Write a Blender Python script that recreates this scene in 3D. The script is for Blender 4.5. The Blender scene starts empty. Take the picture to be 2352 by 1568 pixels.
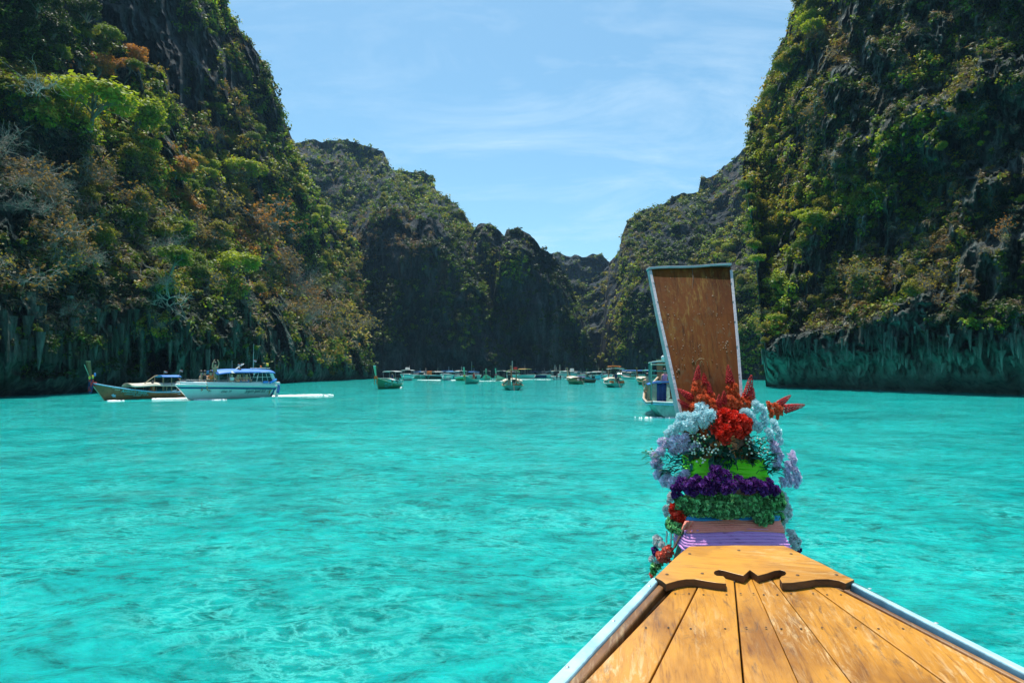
import bpy, math, random
import numpy as np
from mathutils import Vector, Matrix

random.seed(7)
rng = np.random.default_rng(7)
SC = bpy.context.scene
COL = SC.collection

# ------------------------------------------------------------------ camera
# picture units: 2352 x 1568. The helper pos() turns a sight line and a distance into a place.
F, CX, HY, CAMZ = 1437.0, 1176.0, 853.0, 2.3
cam_d = bpy.data.cameras.new('camera'); cam = bpy.data.objects.new('camera', cam_d); COL.objects.link(cam)
cam.location = (0, 0, CAMZ); cam.rotation_euler = (math.radians(90), 0, 0)
cam_d.sensor_width = 36; cam_d.lens = 36 * F / 2352; cam_d.shift_y = (HY - 784) / 2352
cam_d.clip_start = 0.05; cam_d.clip_end = 9000
SC.camera = cam

# ------------------------------------------------------------------ world and sun
SUN_EL, SUN_AZ = math.radians(72), math.radians(-14)      # azimuth from +Y towards +X
world = bpy.data.worlds.new("World"); SC.world = world; world.use_nodes = True
nt = world.node_tree; nt.nodes.clear()
def N(t, kind, **kw):
    n = t.nodes.new(kind)
    for k, v in kw.items():
        if k.startswith('i_'):
            key = k[2:]
            key = int(key) if key.isdigit() else key.replace('_', ' ')
            n.inputs[key].default_value = v
        else: setattr(n, k, v)
    return n
def ramp(t, stops, interp='LINEAR'):
    n = t.nodes.new('ShaderNodeValToRGB'); n.color_ramp.interpolation = interp
    e = n.color_ramp.elements
    while len(e) > 1: e.remove(e[-1])
    for i, (p, c) in enumerate(stops):
        el = e[0] if i == 0 else e.new(p)
        el.position = p
        if not hasattr(c, '__len__'): c = (c, c, c)
        el.color = (*c[:3], 1)
    return n
sky = N(nt, 'ShaderNodeTexSky', sky_type='NISHITA', sun_disc=False, sun_elevation=SUN_EL, sun_rotation=SUN_AZ,
        altitude=0, air_density=1.0, dust_density=1.0, ozone_density=2.0)
tc = N(nt, 'ShaderNodeTexCoord')
# thin cirrus streaks, seen over the whole sky
sep = N(nt, 'ShaderNodeSeparateXYZ'); nt.links.new(tc.outputs['Generated'], sep.inputs[0])
zmax = N(nt, 'ShaderNodeMath', operation='MAXIMUM', i_1=0.0); nt.links.new(sep.outputs[2], zmax.inputs[0])
zadd = N(nt, 'ShaderNodeMath', operation='ADD', i_1=0.25); nt.links.new(zmax.outputs[0], zadd.inputs[0])
dx = N(nt, 'ShaderNodeMath', operation='DIVIDE'); nt.links.new(sep.outputs[0], dx.inputs[0]); nt.links.new(zadd.outputs[0], dx.inputs[1])
dy = N(nt, 'ShaderNodeMath', operation='DIVIDE'); nt.links.new(sep.outputs[1], dy.inputs[0]); nt.links.new(zadd.outputs[0], dy.inputs[1])
comb = N(nt, 'ShaderNodeCombineXYZ'); nt.links.new(dx.outputs[0], comb.inputs[0]); nt.links.new(dy.outputs[0], comb.inputs[1])
mp = N(nt, 'ShaderNodeMapping'); mp.inputs['Rotation'].default_value = (0, 0, math.radians(35)); mp.inputs['Scale'].default_value = (0.9, 2.2, 1); mp.inputs['Location'].default_value = (0.6, 0.35, 0)
nt.links.new(comb.outputs[0], mp.inputs[0])
n1 = N(nt, 'ShaderNodeTexNoise', i_Scale=2.0, i_Detail=10.0, i_Roughness=0.66, i_Distortion=0.5); nt.links.new(mp.outputs[0], n1.inputs['Vector'])
r1 = ramp(nt, [(0.47, 0.0), (0.62, 0.22), (0.76, 0.55)]); nt.links.new(n1.outputs['Fac'], r1.inputs[0])
n2 = N(nt, 'ShaderNodeTexNoise', i_Scale=0.55, i_Detail=3.0); nt.links.new(comb.outputs[0], n2.inputs['Vector'])
r2 = ramp(nt, [(0.36, 0.2), (0.58, 1.0)]); nt.links.new(n2.outputs['Fac'], r2.inputs[0])
mul = N(nt, 'ShaderNodeMath', operation='MULTIPLY'); nt.links.new(r1.outputs[0], mul.inputs[0]); nt.links.new(r2.outputs[0], mul.inputs[1])
tint = N(nt, 'ShaderNodeMix', data_type='RGBA', blend_type='MULTIPLY'); tint.inputs[0].default_value = 1.0
tint.inputs[7].default_value = (0.83, 1.16, 1.12, 1)
nt.links.new(sky.outputs[0], tint.inputs[6])
mixc = N(nt, 'ShaderNodeMix', data_type='RGBA'); mixc.inputs[7].default_value = (6.5, 7.6, 8.2, 1)
nt.links.new(mul.outputs[0], mixc.inputs[0]); nt.links.new(tint.outputs[2], mixc.inputs[6])
bg = N(nt, 'ShaderNodeBackground'); bg.inputs['Strength'].default_value = 0.135
nt.links.new(mixc.outputs[2], bg.inputs[0])
wo = N(nt, 'ShaderNodeOutputWorld'); nt.links.new(bg.outputs[0], wo.inputs[0])

sun_d = bpy.data.lights.new('sun', 'SUN'); sun = bpy.data.objects.new('sun', sun_d); COL.objects.link(sun)
sun_d.energy = 5.0; sun_d.angle = math.radians(0.53); sun_d.color = (1.0, 0.95, 0.87)
sdir = Vector((math.sin(SUN_AZ) * math.cos(SUN_EL), math.cos(SUN_AZ) * math.cos(SUN_EL), math.sin(SUN_EL)))
sun.rotation_euler = sdir.to_track_quat('Z', 'Y').to_euler(); sun.location = (0, 0, 300)
SC.view_settings.view_transform = 'Standard'; SC.view_settings.look = 'None'
SC.view_settings.exposure = 0.22; SC.view_settings.gamma = 1.0; SC.view_settings.use_curve_mapping = False
SC.render.engine = 'CYCLES'
SC.cycles.max_bounces = 6; SC.cycles.diffuse_bounces = 3; SC.cycles.glossy_bounces = 3
SC.cycles.transmission_bounces = 4; SC.cycles.transparent_max_bounces = 4; SC.cycles.sample_clamp_indirect = 6
SC.cycles.use_denoising = True; SC.cycles.caustics_reflective = False; SC.cycles.caustics_refractive = False

# ------------------------------------------------------------------ helpers
def pos(x, y, d): return Vector(((x - CX) / F * d, d, CAMZ - (y - HY) / F * d))
def wpos(x, yw):                                   # a point of the water surface
    d = F * CAMZ / (yw - HY); return Vector(((x - CX) / F * d, d, 0.0))
def mesh_obj(name, V, Fc, mat=None, parent=None, loc=None, smooth=False, mats=None, midx=None):
    me = bpy.data.meshes.new(name); me.from_pydata([tuple(v) for v in V], [], [tuple(f) for f in Fc]); me.update()
    for m in (mats or ([mat] if mat else [])): me.materials.append(m)
    if midx is not None: me.polygons.foreach_set('material_index', midx)
    if smooth: me.polygons.foreach_set('use_smooth', [True] * len(me.polygons))
    return link(name, me, parent, loc)
def link(name, me, parent=None, loc=None, rot=None, scale=None):
    o = bpy.data.objects.new(name, me); COL.objects.link(o)
    if parent is not None: o.parent = parent
    if loc is not None: o.location = loc
    if rot is not None: o.rotation_euler = rot
    if scale is not None: o.scale = scale if hasattr(scale, '__len__') else (scale,) * 3
    return o
def tag(o, label=None, cat=None, group=None, kind=None):
    if label: o['label'] = label
    if cat: o['category'] = cat
    if group: o['group'] = group
    if kind: o['kind'] = kind
    return o
def empty(name, loc=(0, 0, 0), rz=0.0, label=None, cat=None, group=None, scale=1.0):
    o = bpy.data.objects.new(name, None); COL.objects.link(o); o.empty_display_size = 0.3
    o.location = loc; o.rotation_euler = (0, 0, rz); o.scale = (scale,) * 3
    return tag(o, label, cat, group)
def np_mesh(name, V, Q, mat, parent=None, smooth=True, col=None):
    """V (n,3), Q (m,3 or 4) numpy"""
    me = bpy.data.meshes.new(name); k = Q.shape[1]
    me.vertices.add(len(V)); me.vertices.foreach_set('co', np.ascontiguousarray(V, dtype=np.float32).ravel())
    me.loops.add(Q.size); me.loops.foreach_set('vertex_index', np.ascontiguousarray(Q, dtype=np.int32).ravel())
    me.polygons.add(len(Q)); me.polygons.foreach_set('loop_start', np.arange(0, Q.size, k, dtype=np.int32))
    me.polygons.foreach_set('use_smooth', np.full(len(Q), smooth))
    me.update(calc_edges=True)
    if col is not None:
        a = me.color_attributes.new('tint', 'FLOAT_COLOR', 'POINT')
        c4 = np.ones((len(V), 4), np.float32); c4[:, :3] = col; a.data.foreach_set('color', c4.ravel())
    me.materials.append(mat)
    return link(name, me, parent)

PERM = np.concatenate([rng.permutation(256)] * 2).astype(np.int64)
VALS = rng.random(256) * 2 - 1
def vnoise(P, seed=0):
    P = np.asarray(P, float) + seed * 17.31
    I = np.floor(P).astype(np.int64); f = P - I; f = f * f * f * (f * (f * 6 - 15) + 10)
    ix, iy, iz = I[..., 0], I[..., 1], I[..., 2]
    def h(a, b, c): return VALS[PERM[(PERM[(PERM[(ix + a) & 255] + iy + b) & 255] + iz + c) & 255]]
    fx, fy, fz = f[..., 0], f[..., 1], f[..., 2]
    x00 = h(0,0,0)*(1-fx)+h(1,0,0)*fx; x10 = h(0,1,0)*(1-fx)+h(1,1,0)*fx
    x01 = h(0,0,1)*(1-fx)+h(1,0,1)*fx; x11 = h(0,1,1)*(1-fx)+h(1,1,1)*fx
    return (x00*(1-fy)+x10*fy)*(1-fz) + (x01*(1-fy)+x11*fy)*fz
def fbm(P, oct=4, seed=0, gain=0.5, lac=2.03):
    s = 0; a = 1.0; P = np.asarray(P, float)
    for i in range(oct):
        s = s + a * vnoise(P, seed + i); a *= gain; P = P * lac
    return s
def ridged(P, oct=3, seed=0):
    s = 0; a = 1.0; P = np.asarray(P, float)
    for i in range(oct):
        s = s + a * (1 - 2 * np.abs(vnoise(P, seed + i))); a *= 0.5; P = P * 2.1
    return s
def pl(pts):                                        # piecewise linear function
    xs = [p[0] for p in pts]; ys = [p[1] for p in pts]
    return lambda x: np.interp(x, xs, ys)

# ------------------------------------------------------------------ materials
def new_mat(name):
    m = bpy.data.materials.new(name); m.use_nodes = True; t = m.node_tree; t.nodes.clear()
    out = t.nodes.new('ShaderNodeOutputMaterial'); b = t.nodes.new('ShaderNodeBsdfPrincipled')
    t.links.new(b.outputs[0], out.inputs[0]); return m, t, b, out
def simple(name, c, rough=0.6, metal=0.0, var=0.18, scale=6.0, bump=0.0, bscale=40.0, spec=0.5):
    m, t, b, out = new_mat(name)
    b.inputs['Roughness'].default_value = rough; b.inputs['Metallic'].default_value = metal
    b.inputs['Specular IOR Level'].default_value = spec
    co = N(t, 'ShaderNodeTexCoord')
    n = N(t, 'ShaderNodeTexNoise', i_Scale=scale, i_Detail=5.0, i_Roughness=0.6); t.links.new(co.outputs['Object'], n.inputs['Vector'])
    r = ramp(t, [(0.3, tuple(v * (1 - var) for v in c)), (0.7, tuple(min(1, v * (1 + var)) for v in c))])
    t.links.new(n.outputs['Fac'], r.inputs[0]); t.links.new(r.outputs[0], b.inputs['Base Color'])
    if bump:
        n2 = N(t, 'ShaderNodeTexNoise', i_Scale=bscale, i_Detail=4.0); t.links.new(co.outputs['Object'], n2.inputs['Vector'])
        bp = N(t, 'ShaderNodeBump', i_Strength=bump, i_Distance=0.02); t.links.new(n2.outputs['Fac'], bp.inputs['Height']); t.links.new(bp.outputs[0], b.inputs['Normal'])
    return m

def rock_mat(name, dark, mid, pale, ochre, och_amt=0.5, moss=(0.04, 0.06, 0.03), moss_amt=0.5, streak=1.0, bump_d=1.0, zband=None):
    m, t, b, out = new_mat(name)
    b.inputs['Roughness'].default_value = 0.9; b.inputs['Specular IOR Level'].default_value = 0.2
    g = N(t, 'ShaderNodeNewGeometry')
    def mapn(scale, sx, sy, sz, det=6.0, rough=0.6, dist=0.0, w=0):
        mp = N(t, 'ShaderNodeMapping'); mp.inputs['Scale'].default_value = (sx, sy, sz); mp.inputs['Location'].default_value = (w, w * 2, w)
        t.links.new(g.outputs['Position'], mp.inputs[0])
        n = N(t, 'ShaderNodeTexNoise', i_Scale=scale, i_Detail=det, i_Roughness=rough, i_Distortion=dist); t.links.new(mp.outputs[0], n.inputs['Vector'])
        return n
    # vertical streaks, broad patches, fine mottling
    n1 = mapn(0.35 * streak, 1, 1, 0.12, 7, 0.65, 0.3)
    r1 = ramp(t, [(0.30, dark), (0.48, mid), (0.72, pale)]); t.links.new(n1.outputs['Fac'], r1.inputs[0])
    n2 = mapn(0.055 * streak, 1, 1, 0.35, 4, 0.6, 0.4, 31)
    r2 = ramp(t, [(0.52, 0.0), (0.68, och_amt)]); t.links.new(n2.outputs['Fac'], r2.inputs[0])
    m1 = N(t, 'ShaderNodeMix', data_type='RGBA'); m1.inputs[7].default_value = (*ochre, 1)
    n2b = mapn(0.5 * streak, 1, 1, 0.08, 5, 0.6, 0.2, 11); r2b = ramp(t, [(0.45, 0.0), (0.6, 1.0)]); t.links.new(n2b.outputs['Fac'], r2b.inputs[0])
    mm = N(t, 'ShaderNodeMath', operation='MULTIPLY'); t.links.new(r2.outputs[0], mm.inputs[0]); t.links.new(r2b.outputs[0], mm.inputs[1])
    t.links.new(mm.outputs[0], m1.inputs[0]); t.links.new(r1.outputs[0], m1.inputs[6])
    n3 = mapn(0.25, 1, 1, 0.8, 8, 0.7, 0, 77); r3 = ramp(t, [(0.46, 0.0), (0.62, moss_amt)]); t.links.new(n3.outputs['Fac'], r3.inputs[0])
    m2 = N(t, 'ShaderNodeMix', data_type='RGBA'); m2.inputs[7].default_value = (*moss, 1)
    t.links.new(r3.outputs[0], m2.inputs[0]); t.links.new(m1.outputs[2], m2.inputs[6])
    last = m2.outputs[2]
    n4 = mapn(2.2, 1, 1, 0.5, 6, 0.7, 0, 5); r4 = ramp(t, [(0.3, 0.55), (0.7, 1.35)]); t.links.new(n4.outputs['Fac'], r4.inputs[0])
    m3 = N(t, 'ShaderNodeMix', data_type='RGBA', blend_type='MULTIPLY'); m3.inputs[0].default_value = 1.0
    t.links.new(last, m3.inputs[6]); t.links.new(r4.outputs[0], m3.inputs[7]); last = m3.outputs[2]
    if zband:                                        # tide-washed band of bare rock above the water
        zl, zh, cb = zband
        sp = N(t, 'ShaderNodeSeparateXYZ'); t.links.new(g.outputs['Position'], sp.inputs[0])
        nn = mapn(0.3, 1, 1, 0.3, 4, 0.6, 0, 9)
        ad = N(t, 'ShaderNodeMath', operation='MULTIPLY_ADD', i_1=3.0); t.links.new(nn.outputs['Fac'], ad.inputs[0]); t.links.new(sp.outputs[2], ad.inputs[2])
        mr = N(t, 'ShaderNodeMapRange'); mr.inputs[1].default_value = zl + 1.5; mr.inputs[2].default_value = zh + 1.5; mr.inputs[3].default_value = 1; mr.inputs[4].default_value = 0
        t.links.new(ad.outputs[0], mr.inputs[0])
        m4 = N(t, 'ShaderNodeMix', data_type='RGBA')
        n5 = mapn(0.9, 1, 1, 0.25, 7, 0.7, 0.3, 3); r5 = ramp(t, [(0.3, tuple(v * 0.35 for v in cb)), (0.5, cb), (0.75, tuple(min(1, v * 1.5) for v in cb))]); t.links.new(n5.outputs['Fac'], r5.inputs[0])
        t.links.new(r5.outputs[0], m4.inputs[7]); t.links.new(mr.outputs[0], m4.inputs[0]); t.links.new(last, m4.inputs[6]); last = m4.outputs[2]
    t.links.new(last, b.inputs['Base Color'])
    nb = mapn(0.9, 1, 1, 0.35, 9, 0.72, 0.2, 2)
    bp = N(t, 'ShaderNodeBump', i_Strength=1.0, i_Distance=bump_d); t.links.new(nb.outputs['Fac'], bp.inputs['Height']); t.links.new(bp.outputs[0], b.inputs['Normal'])
    return m

def leaf_mat(name, attr=True, c=(0.08, 0.12, 0.02), trans=0.45, var=0.35):
    m, t, b, out = new_mat(name); t.nodes.remove(b)
    if attr:
        a = N(t, 'ShaderNodeVertexColor', layer_name='tint'); csock = a.outputs[0]
    else:
        oi = N(t, 'ShaderNodeObjectInfo'); g = N(t, 'ShaderNodeNewGeometry')
        a0 = N(t, 'ShaderNodeMath', operation='ADD'); t.links.new(oi.outputs['Random'], a0.inputs[0]); t.links.new(g.outputs['Random Per Island'], a0.inputs[1])
        a1 = N(t, 'ShaderNodeMath', operation='MULTIPLY', i_1=0.5); t.links.new(a0.outputs[0], a1.inputs[0])
        r = ramp(t, [(0.0, (c[0] * (1 - var), c[1] * (1 - var), c[2] * (1 - var))), (0.5, c), (1.0, (min(1, c[0] * (1 + var * 1.5)), min(1, c[1] * (1 + var)), c[2] * (1 + var * .4)))])
        t.links.new(a1.outputs[0], r.inputs[0]); csock = r.outputs[0]
    d = N(t, 'ShaderNodeBsdfPrincipled', i_Roughness=0.55); d.inputs['Specular IOR Level'].default_value = 0.3; t.links.new(csock, d.inputs['Base Color'])
    tr = N(t, 'ShaderNodeBsdfTranslucent'); sat = N(t, 'ShaderNodeMix', data_type='RGBA', blend_type='MULTIPLY'); sat.inputs[0].default_value = 1; sat.inputs[7].default_value = (1.25, 1.2, 0.55, 1)
    t.links.new(csock, sat.inputs[6]); t.links.new(sat.outputs[2], tr.inputs[0])
    mx = N(t, 'ShaderNodeMixShader'); mx.inputs[0].default_value = trans
    t.links.new(d.outputs[0], mx.inputs[1]); t.links.new(tr.outputs[0], mx.inputs[2]); t.links.new(mx.outputs[0], out.inputs[0])
    return m
# ------------------------------------------------------------------ lagoon water
def build_water():
    ang_f = np.radians(np.arange(-50, 50.01, 0.185)); ang_b = np.radians(np.linspace(50, 310, 48)[1:-1])
    ang = np.concatenate([ang_f, ang_b])
    r = [2.2]
    while r[-1] < 250: r.append(r[-1] * 1.0145)
    rf = np.array(r + list(np.geomspace(280, 1500, 10))); rf = np.concatenate([[0.05, 0.6, 1.3], rf])
    A, R = np.meshgrid(ang, rf)
    X = R * np.sin(A); Y = R * np.cos(A)
    cell = np.clip(R * 0.0135, 0.02, None)
    def fade(wl): return np.clip(wl / (cell * 3.0) - 0.6, 0, 1)
    # domain-warped chop running a little across the view
    P = np.stack([X, Y, X * 0], -1)
    wx = vnoise(P / 2.2, 3) * 0.7; wy = vnoise(P / 2.2, 8) * 0.7
    ca, sa = math.cos(0.35), math.sin(0.35)
    U = (X + wx) * ca + (Y + wy) * sa; W = -(X + wx) * sa + (Y + wy) * ca
    def lay(wl, an, seed, rd=False):
        Q = np.stack([U / (wl * an), W / wl, U * 0 + seed * 3.3], -1)
        v = vnoise(Q, seed)
        return (1 - 2 * np.abs(v)) - 0.5 if rd else v
    H = (0.050 * lay(3.4, 1.5, 1) * fade(3.4) + 0.034 * lay(1.3, 1.3, 2) * fade(1.3) + 0.026 * lay(0.62, 1.4, 4, True) * fade(.62)
         + 0.016 * lay(0.30, 1.4, 5, True) * fade(.30) + 0.008 * lay(0.14, 1.4, 6, True) * fade(.14))
    near = np.clip((R - 2.0) / 1.0, 0.0, 1); H *= near * 1.4
    V = np.stack([X, Y, H], -1).reshape(-1, 3); na = len(ang); nr = len(rf)
    i = np.arange(nr - 1)[:, None]; j = np.arange(na)[None, :]; j2 = (j + 1) % na
    Q = np.stack([i * na + j, i * na + j2, (i + 1) * na + j2, (i + 1) * na + j], -1).reshape(-1, 4)[:, ::-1]
    m, t, b, out = new_mat('lagoon_water')
    g = N(t, 'ShaderNodeNewGeometry')
    def mapn(scale, sx, sy, det, rough=0.6, dist=0.0, w=0, rz=20):
        mp = N(t, 'ShaderNodeMapping'); mp.inputs['Scale'].default_value = (sx, sy, 1); mp.inputs['Location'].default_value = (w, w, 0); mp.inputs['Rotation'].default_value = (0, 0, math.radians(rz))
        t.links.new(g.outputs['Position'], mp.inputs[0])
        n = N(t, 'ShaderNodeTexNoise', i_Scale=scale, i_Detail=det, i_Roughness=rough, i_Distortion=dist); t.links.new(mp.outputs[0], n.inputs['Vector']); return n
    # uneven turquoise from sand and depth; finer mottling paints wave-refracted light into colour
    n1 = mapn(0.10, 1, 1.6, 5, 0.6, 0.6)
    r1 = ramp(t, [(0.34, (0.001, 0.27, 0.25)), (0.50, (0.002, 0.35, 0.325)), (0.66, (0.006, 0.44, 0.405))]); t.links.new(n1.outputs['Fac'], r1.inputs[0])
    n2 = mapn(2.8, 0.75, 1.3, 12, 0.74, 0.3, 4)
    r2 = ramp(t, [(0.36, 0.42), (0.50, 0.98), (0.63, 1.34)]); t.links.new(n2.outputs['Fac'], r2.inputs[0])
    m1 = N(t, 'ShaderNodeMix', data_type='RGBA', blend_type='MULTIPLY'); m1.inputs[0].default_value = 1
    t.links.new(r1.outputs[0], m1.inputs[6]); t.links.new(r2.outputs[0], m1.inputs[7])
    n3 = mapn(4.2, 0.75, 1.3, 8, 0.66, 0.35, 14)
    # thin pale threads, refracted light painted into the colour: |noise-0.5| small
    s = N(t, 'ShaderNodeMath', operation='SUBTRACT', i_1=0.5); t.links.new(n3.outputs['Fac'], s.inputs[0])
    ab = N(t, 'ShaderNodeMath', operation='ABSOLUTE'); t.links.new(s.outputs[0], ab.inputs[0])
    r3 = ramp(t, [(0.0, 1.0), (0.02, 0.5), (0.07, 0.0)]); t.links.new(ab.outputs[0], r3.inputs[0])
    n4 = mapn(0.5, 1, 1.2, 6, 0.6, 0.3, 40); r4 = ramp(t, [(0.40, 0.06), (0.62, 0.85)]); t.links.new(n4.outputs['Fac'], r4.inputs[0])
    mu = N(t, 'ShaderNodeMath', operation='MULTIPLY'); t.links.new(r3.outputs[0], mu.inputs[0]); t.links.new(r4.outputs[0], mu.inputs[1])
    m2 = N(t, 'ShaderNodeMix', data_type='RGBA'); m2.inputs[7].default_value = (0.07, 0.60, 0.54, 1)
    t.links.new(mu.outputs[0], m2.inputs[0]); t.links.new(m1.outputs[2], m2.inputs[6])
    t.links.new(m2.outputs[2], b.inputs['Base Color'])
    b.inputs['Roughness'].default_value = 0.08; b.inputs['IOR'].default_value = 1.33; b.inputs['Specular IOR Level'].default_value = 0.28
    nb = mapn(6.0, 0.9, 1.1, 8, 0.65, 0.3, 2); bp = N(t, 'ShaderNodeBump', i_Strength=0.8, i_Distance=0.06)
    t.links.new(nb.outputs['Fac'], bp.inputs['Height']); nb2 = mapn(1.0, 0.8, 1.2, 8, 0.68, 0.3, 7)
    bp2 = N(t, 'ShaderNodeBump', i_Strength=0.8, i_Distance=0.24); t.links.new(nb2.outputs['Fac'], bp2.inputs['Height']); t.links.new(bp2.outputs[0], bp.inputs['Normal'])
    t.links.new(bp.outputs[0], b.inputs['Normal'])
    o = np_mesh('lagoon_water', V, Q, m); tag(o, kind='structure'); return o
water = build_water()
# ------------------------------------------------------------------ cliffs
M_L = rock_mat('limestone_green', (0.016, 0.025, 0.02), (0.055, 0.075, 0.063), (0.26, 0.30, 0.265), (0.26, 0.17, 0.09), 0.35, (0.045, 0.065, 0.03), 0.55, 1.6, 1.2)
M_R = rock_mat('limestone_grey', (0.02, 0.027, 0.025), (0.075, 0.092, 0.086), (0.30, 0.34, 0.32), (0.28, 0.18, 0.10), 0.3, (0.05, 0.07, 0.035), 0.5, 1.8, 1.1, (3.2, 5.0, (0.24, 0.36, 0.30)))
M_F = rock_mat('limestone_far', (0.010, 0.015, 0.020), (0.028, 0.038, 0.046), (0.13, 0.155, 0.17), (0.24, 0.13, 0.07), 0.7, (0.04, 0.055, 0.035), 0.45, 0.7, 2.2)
CL = {}
def cliff(name, x0, x1, top, bot, dbase, prof, mat, step=3.2, amp=(0.035, 0.011, 0.005), vs=1.0, sil=5.0, under=0.0, edge=None, dents=(), steps=0.006, back=60, seed=0, ystep=None, rags=()):
    """one limestone wall: top and bottom outline, distance of its foot, how it leans back, and weathering"""
    nx = int((x1 - x0) / step) + 1; xs = np.linspace(x0, x1, nx)
    tf, bf, df, pf = pl(top), pl(bot), (pl(dbase) if not callable(dbase) else dbase), pl(prof)
    db = df(xs)
    yt = tf(xs); yb = bf(xs)
    SX = np.stack([xs / 26.0, xs * 0 + seed, xs * 0], -1)
    if name == 'right_near_cliff': yb = yb - np.where(xs < 1760, np.abs(fbm(SX * 6, 3, 4)) * 26, 0)
    yt = yt + fbm(SX, 5, seed, 0.6) * sil; yt = np.minimum(yt, yb - 1)
    ny = int(max(yb - np.maximum(yt, -420)) / (ystep or step)) + 2
    v = np.linspace(0, 1, ny)[:, None]
    Y = yb[None] + (yt - yb)[None] * v; X = np.broadcast_to(xs[None], Y.shape).copy()
    ymin = tf(xs)[None]; H = np.clip((yb[None] - Y) / 850.0, 0, 2)
    t = np.clip((yb[None] - Y) / np.maximum(yb[None] - np.minimum(ymin, yb[None] - 60), 1), 0, 1.1)
    lean = np.clip((yb - yt) / 380.0, 0.05, 1)[None]
    TN = np.stack([X / 60.0 + seed, Y / 90.0, X * 0], -1)
    base = db[None] * (1 + (pf(np.clip(t + 0.07 * np.clip(t * 2.5, 0.12, 1) * fbm(TN, 4, seed + 3), 0, 1.1)) - 1) * lean)
    # weathering, in metres, driven by the place of each point
    def place(D): return np.stack([(X - CX) / F * D, D, CAMZ - (Y - HY) / F * D], -1)
    P = place(base)
    S = db.mean() * 0.16 * vs
    big = fbm(P / np.array([S, S, S * 0.9]), 4, seed + 1)
    flut = ridged(P / np.array([S * .20, S * .20, S * 1.3]), 5, seed + 2)
    small = ridged(P / np.array([S * .07, S * .07, S * .2]), 3, seed + 5)
    warp = fbm(P / (S * 0.8), 3, seed + 8)[..., None] * np.array([0, 0, S * 0.45])
    ledge = fbm((P + warp) / np.array([S * .9, S * .9, S * .3]), 4, seed + 9)
    grow = np.clip(t * 6, 0.25, 1)
    d = base * (1 + (amp[0] * big - amp[1] * flut - amp[2] * small + steps * ledge) * grow)
    Z = CAMZ - (Y - HY) / F * base
    if under:
        fine = ridged(P / np.array([1.5, 1.5, 7.0]), 4, seed + 31); d = d - (0.8 if 'right' in name else 0.5) * fine * np.clip(Z / 2, 0, 1)
        d = d + under * np.exp(-np.clip(Z, 0, None) / 1.6) * (1 + 0.3 * flut)
    if edge:                                         # the wall turns away at its free side
        e0, w, amt = edge
        q = np.clip(1 - np.abs(X - (e0 if not callable(e0) else e0(Y))) / w, 0, 1)
        d = d + amt * q ** 2.2
    for (cx, cy, rx, ry, dd) in dents:
        q = ((X - cx) / rx) ** 2 + ((Y - cy) / ry) ** 2 + 0.25 * flut + 0.5 * fbm(np.stack([X / 14.0, Y / 14.0, X * 0 + seed], -1), 3, 4)
        d = d + dd * np.clip(1.25 - q, 0, 1) ** 0.6
    P = place(d); low = P[0, :, 2] < 2.0; P[0, low, 2] = -1.5
    # back of the hill, dropping behind the crest
    rows = [P]
    if not low.all():                                # underside of an overhang
        u = P[0].copy(); u[~low, 1] *= 1.12; u[~low, 0] *= 1.12; u[~low, 2] = CAMZ + (u[~low, 2] - CAMZ) * 1.13; rows = [u[None], P]
    last = P[-1]
    for k, (bd, zf) in enumerate([(0.04, 0.985), (0.12, 0.95), (0.3, 0.8), (0.6, 0.35), (0.9, -0.02)]):
        q = last.copy(); q[:, 0] *= (1 + bd * back / 60); q[:, 1] *= (1 + bd * back / 60); q[:, 2] = q[:, 2] * zf if zf > 0 else -1.5
        tn = (P[0, :, 2] - CAMZ) / P[0, :, 1]; q[~low, 2] = np.maximum(q[~low, 2], (CAMZ + tn * q[:, 1] + 0.3)[~low])
        rows.append(q[None])
    A = np.concatenate(rows, 0); nr = A.shape[0]
    V = A.reshape(-1, 3); i = np.arange(nr - 1)[:, None]; j = np.arange(nx - 1)[None]
    Q = np.stack([i * nx + j, i * nx + j + 1, (i + 1) * nx + j + 1, (i + 1) * nx + j], -1).reshape(-1, 4)
    o = np_mesh(name, V, Q, mat)
    try: o.data.set_sharp_from_angle(angle=math.radians(50))
    except Exception: pass
    tag(o, kind='structure')
    CL[name] = dict(xs=xs, yt=yt, yb=yb, d=d, ny=ny)
    return o
def surf(name, x, y):
    """place on a wall seen along the sight line (x, y), arrays; mask where the wall is"""
    c = CL[name]; xs, yt, yb, d, ny = c['xs'], c['yt'], c['yb'], c['d'], c['ny']
    u = (x - xs[0]) / (xs[1] - xs[0]); ok = (u >= 0) & (u <= len(xs) - 1.001)
    u = np.clip(u, 0, len(xs) - 1.001); iu = u.astype(int)
    T, B = yt[iu], yb[iu]; v = (B - y) / np.maximum(B - T, 1e-3); ok &= (v >= 0) & (v <= 1)
    iv = np.clip((v * (ny - 1)), 0, ny - 1).astype(int); D = d[iv, iu]
    return np.stack([(x - CX) / F * D, D, CAMZ - (y - HY) / F * D], -1), ok, D, v

# foot lines: one straight shore on each side, the far shore in the middle
ybL = lambda x: 915 - 0.0535 * x
dL = lambda x: F * CAMZ / np.maximum(ybL(x) - HY, 10)
ybR = lambda x: 888 + (x - 1762) * 0.034
dR = lambda x: F * CAMZ / np.maximum(ybR(x) - HY, 20)
xx = np.linspace(-900, 3400, 87)
LB = [(x, ybL(x)) for x in xx]; LD = [(x, dL(x)) for x in xx]
RB = [(1706, 415), (1712, 462), (1722, 505), (1732, 565), (1741, 700), (1749, 835), (1762, 888)] + [(x, ybR(x)) for x in xx if x > 1762]
RD = [(x, dR(x)) for x in xx if x > 1650]

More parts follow.
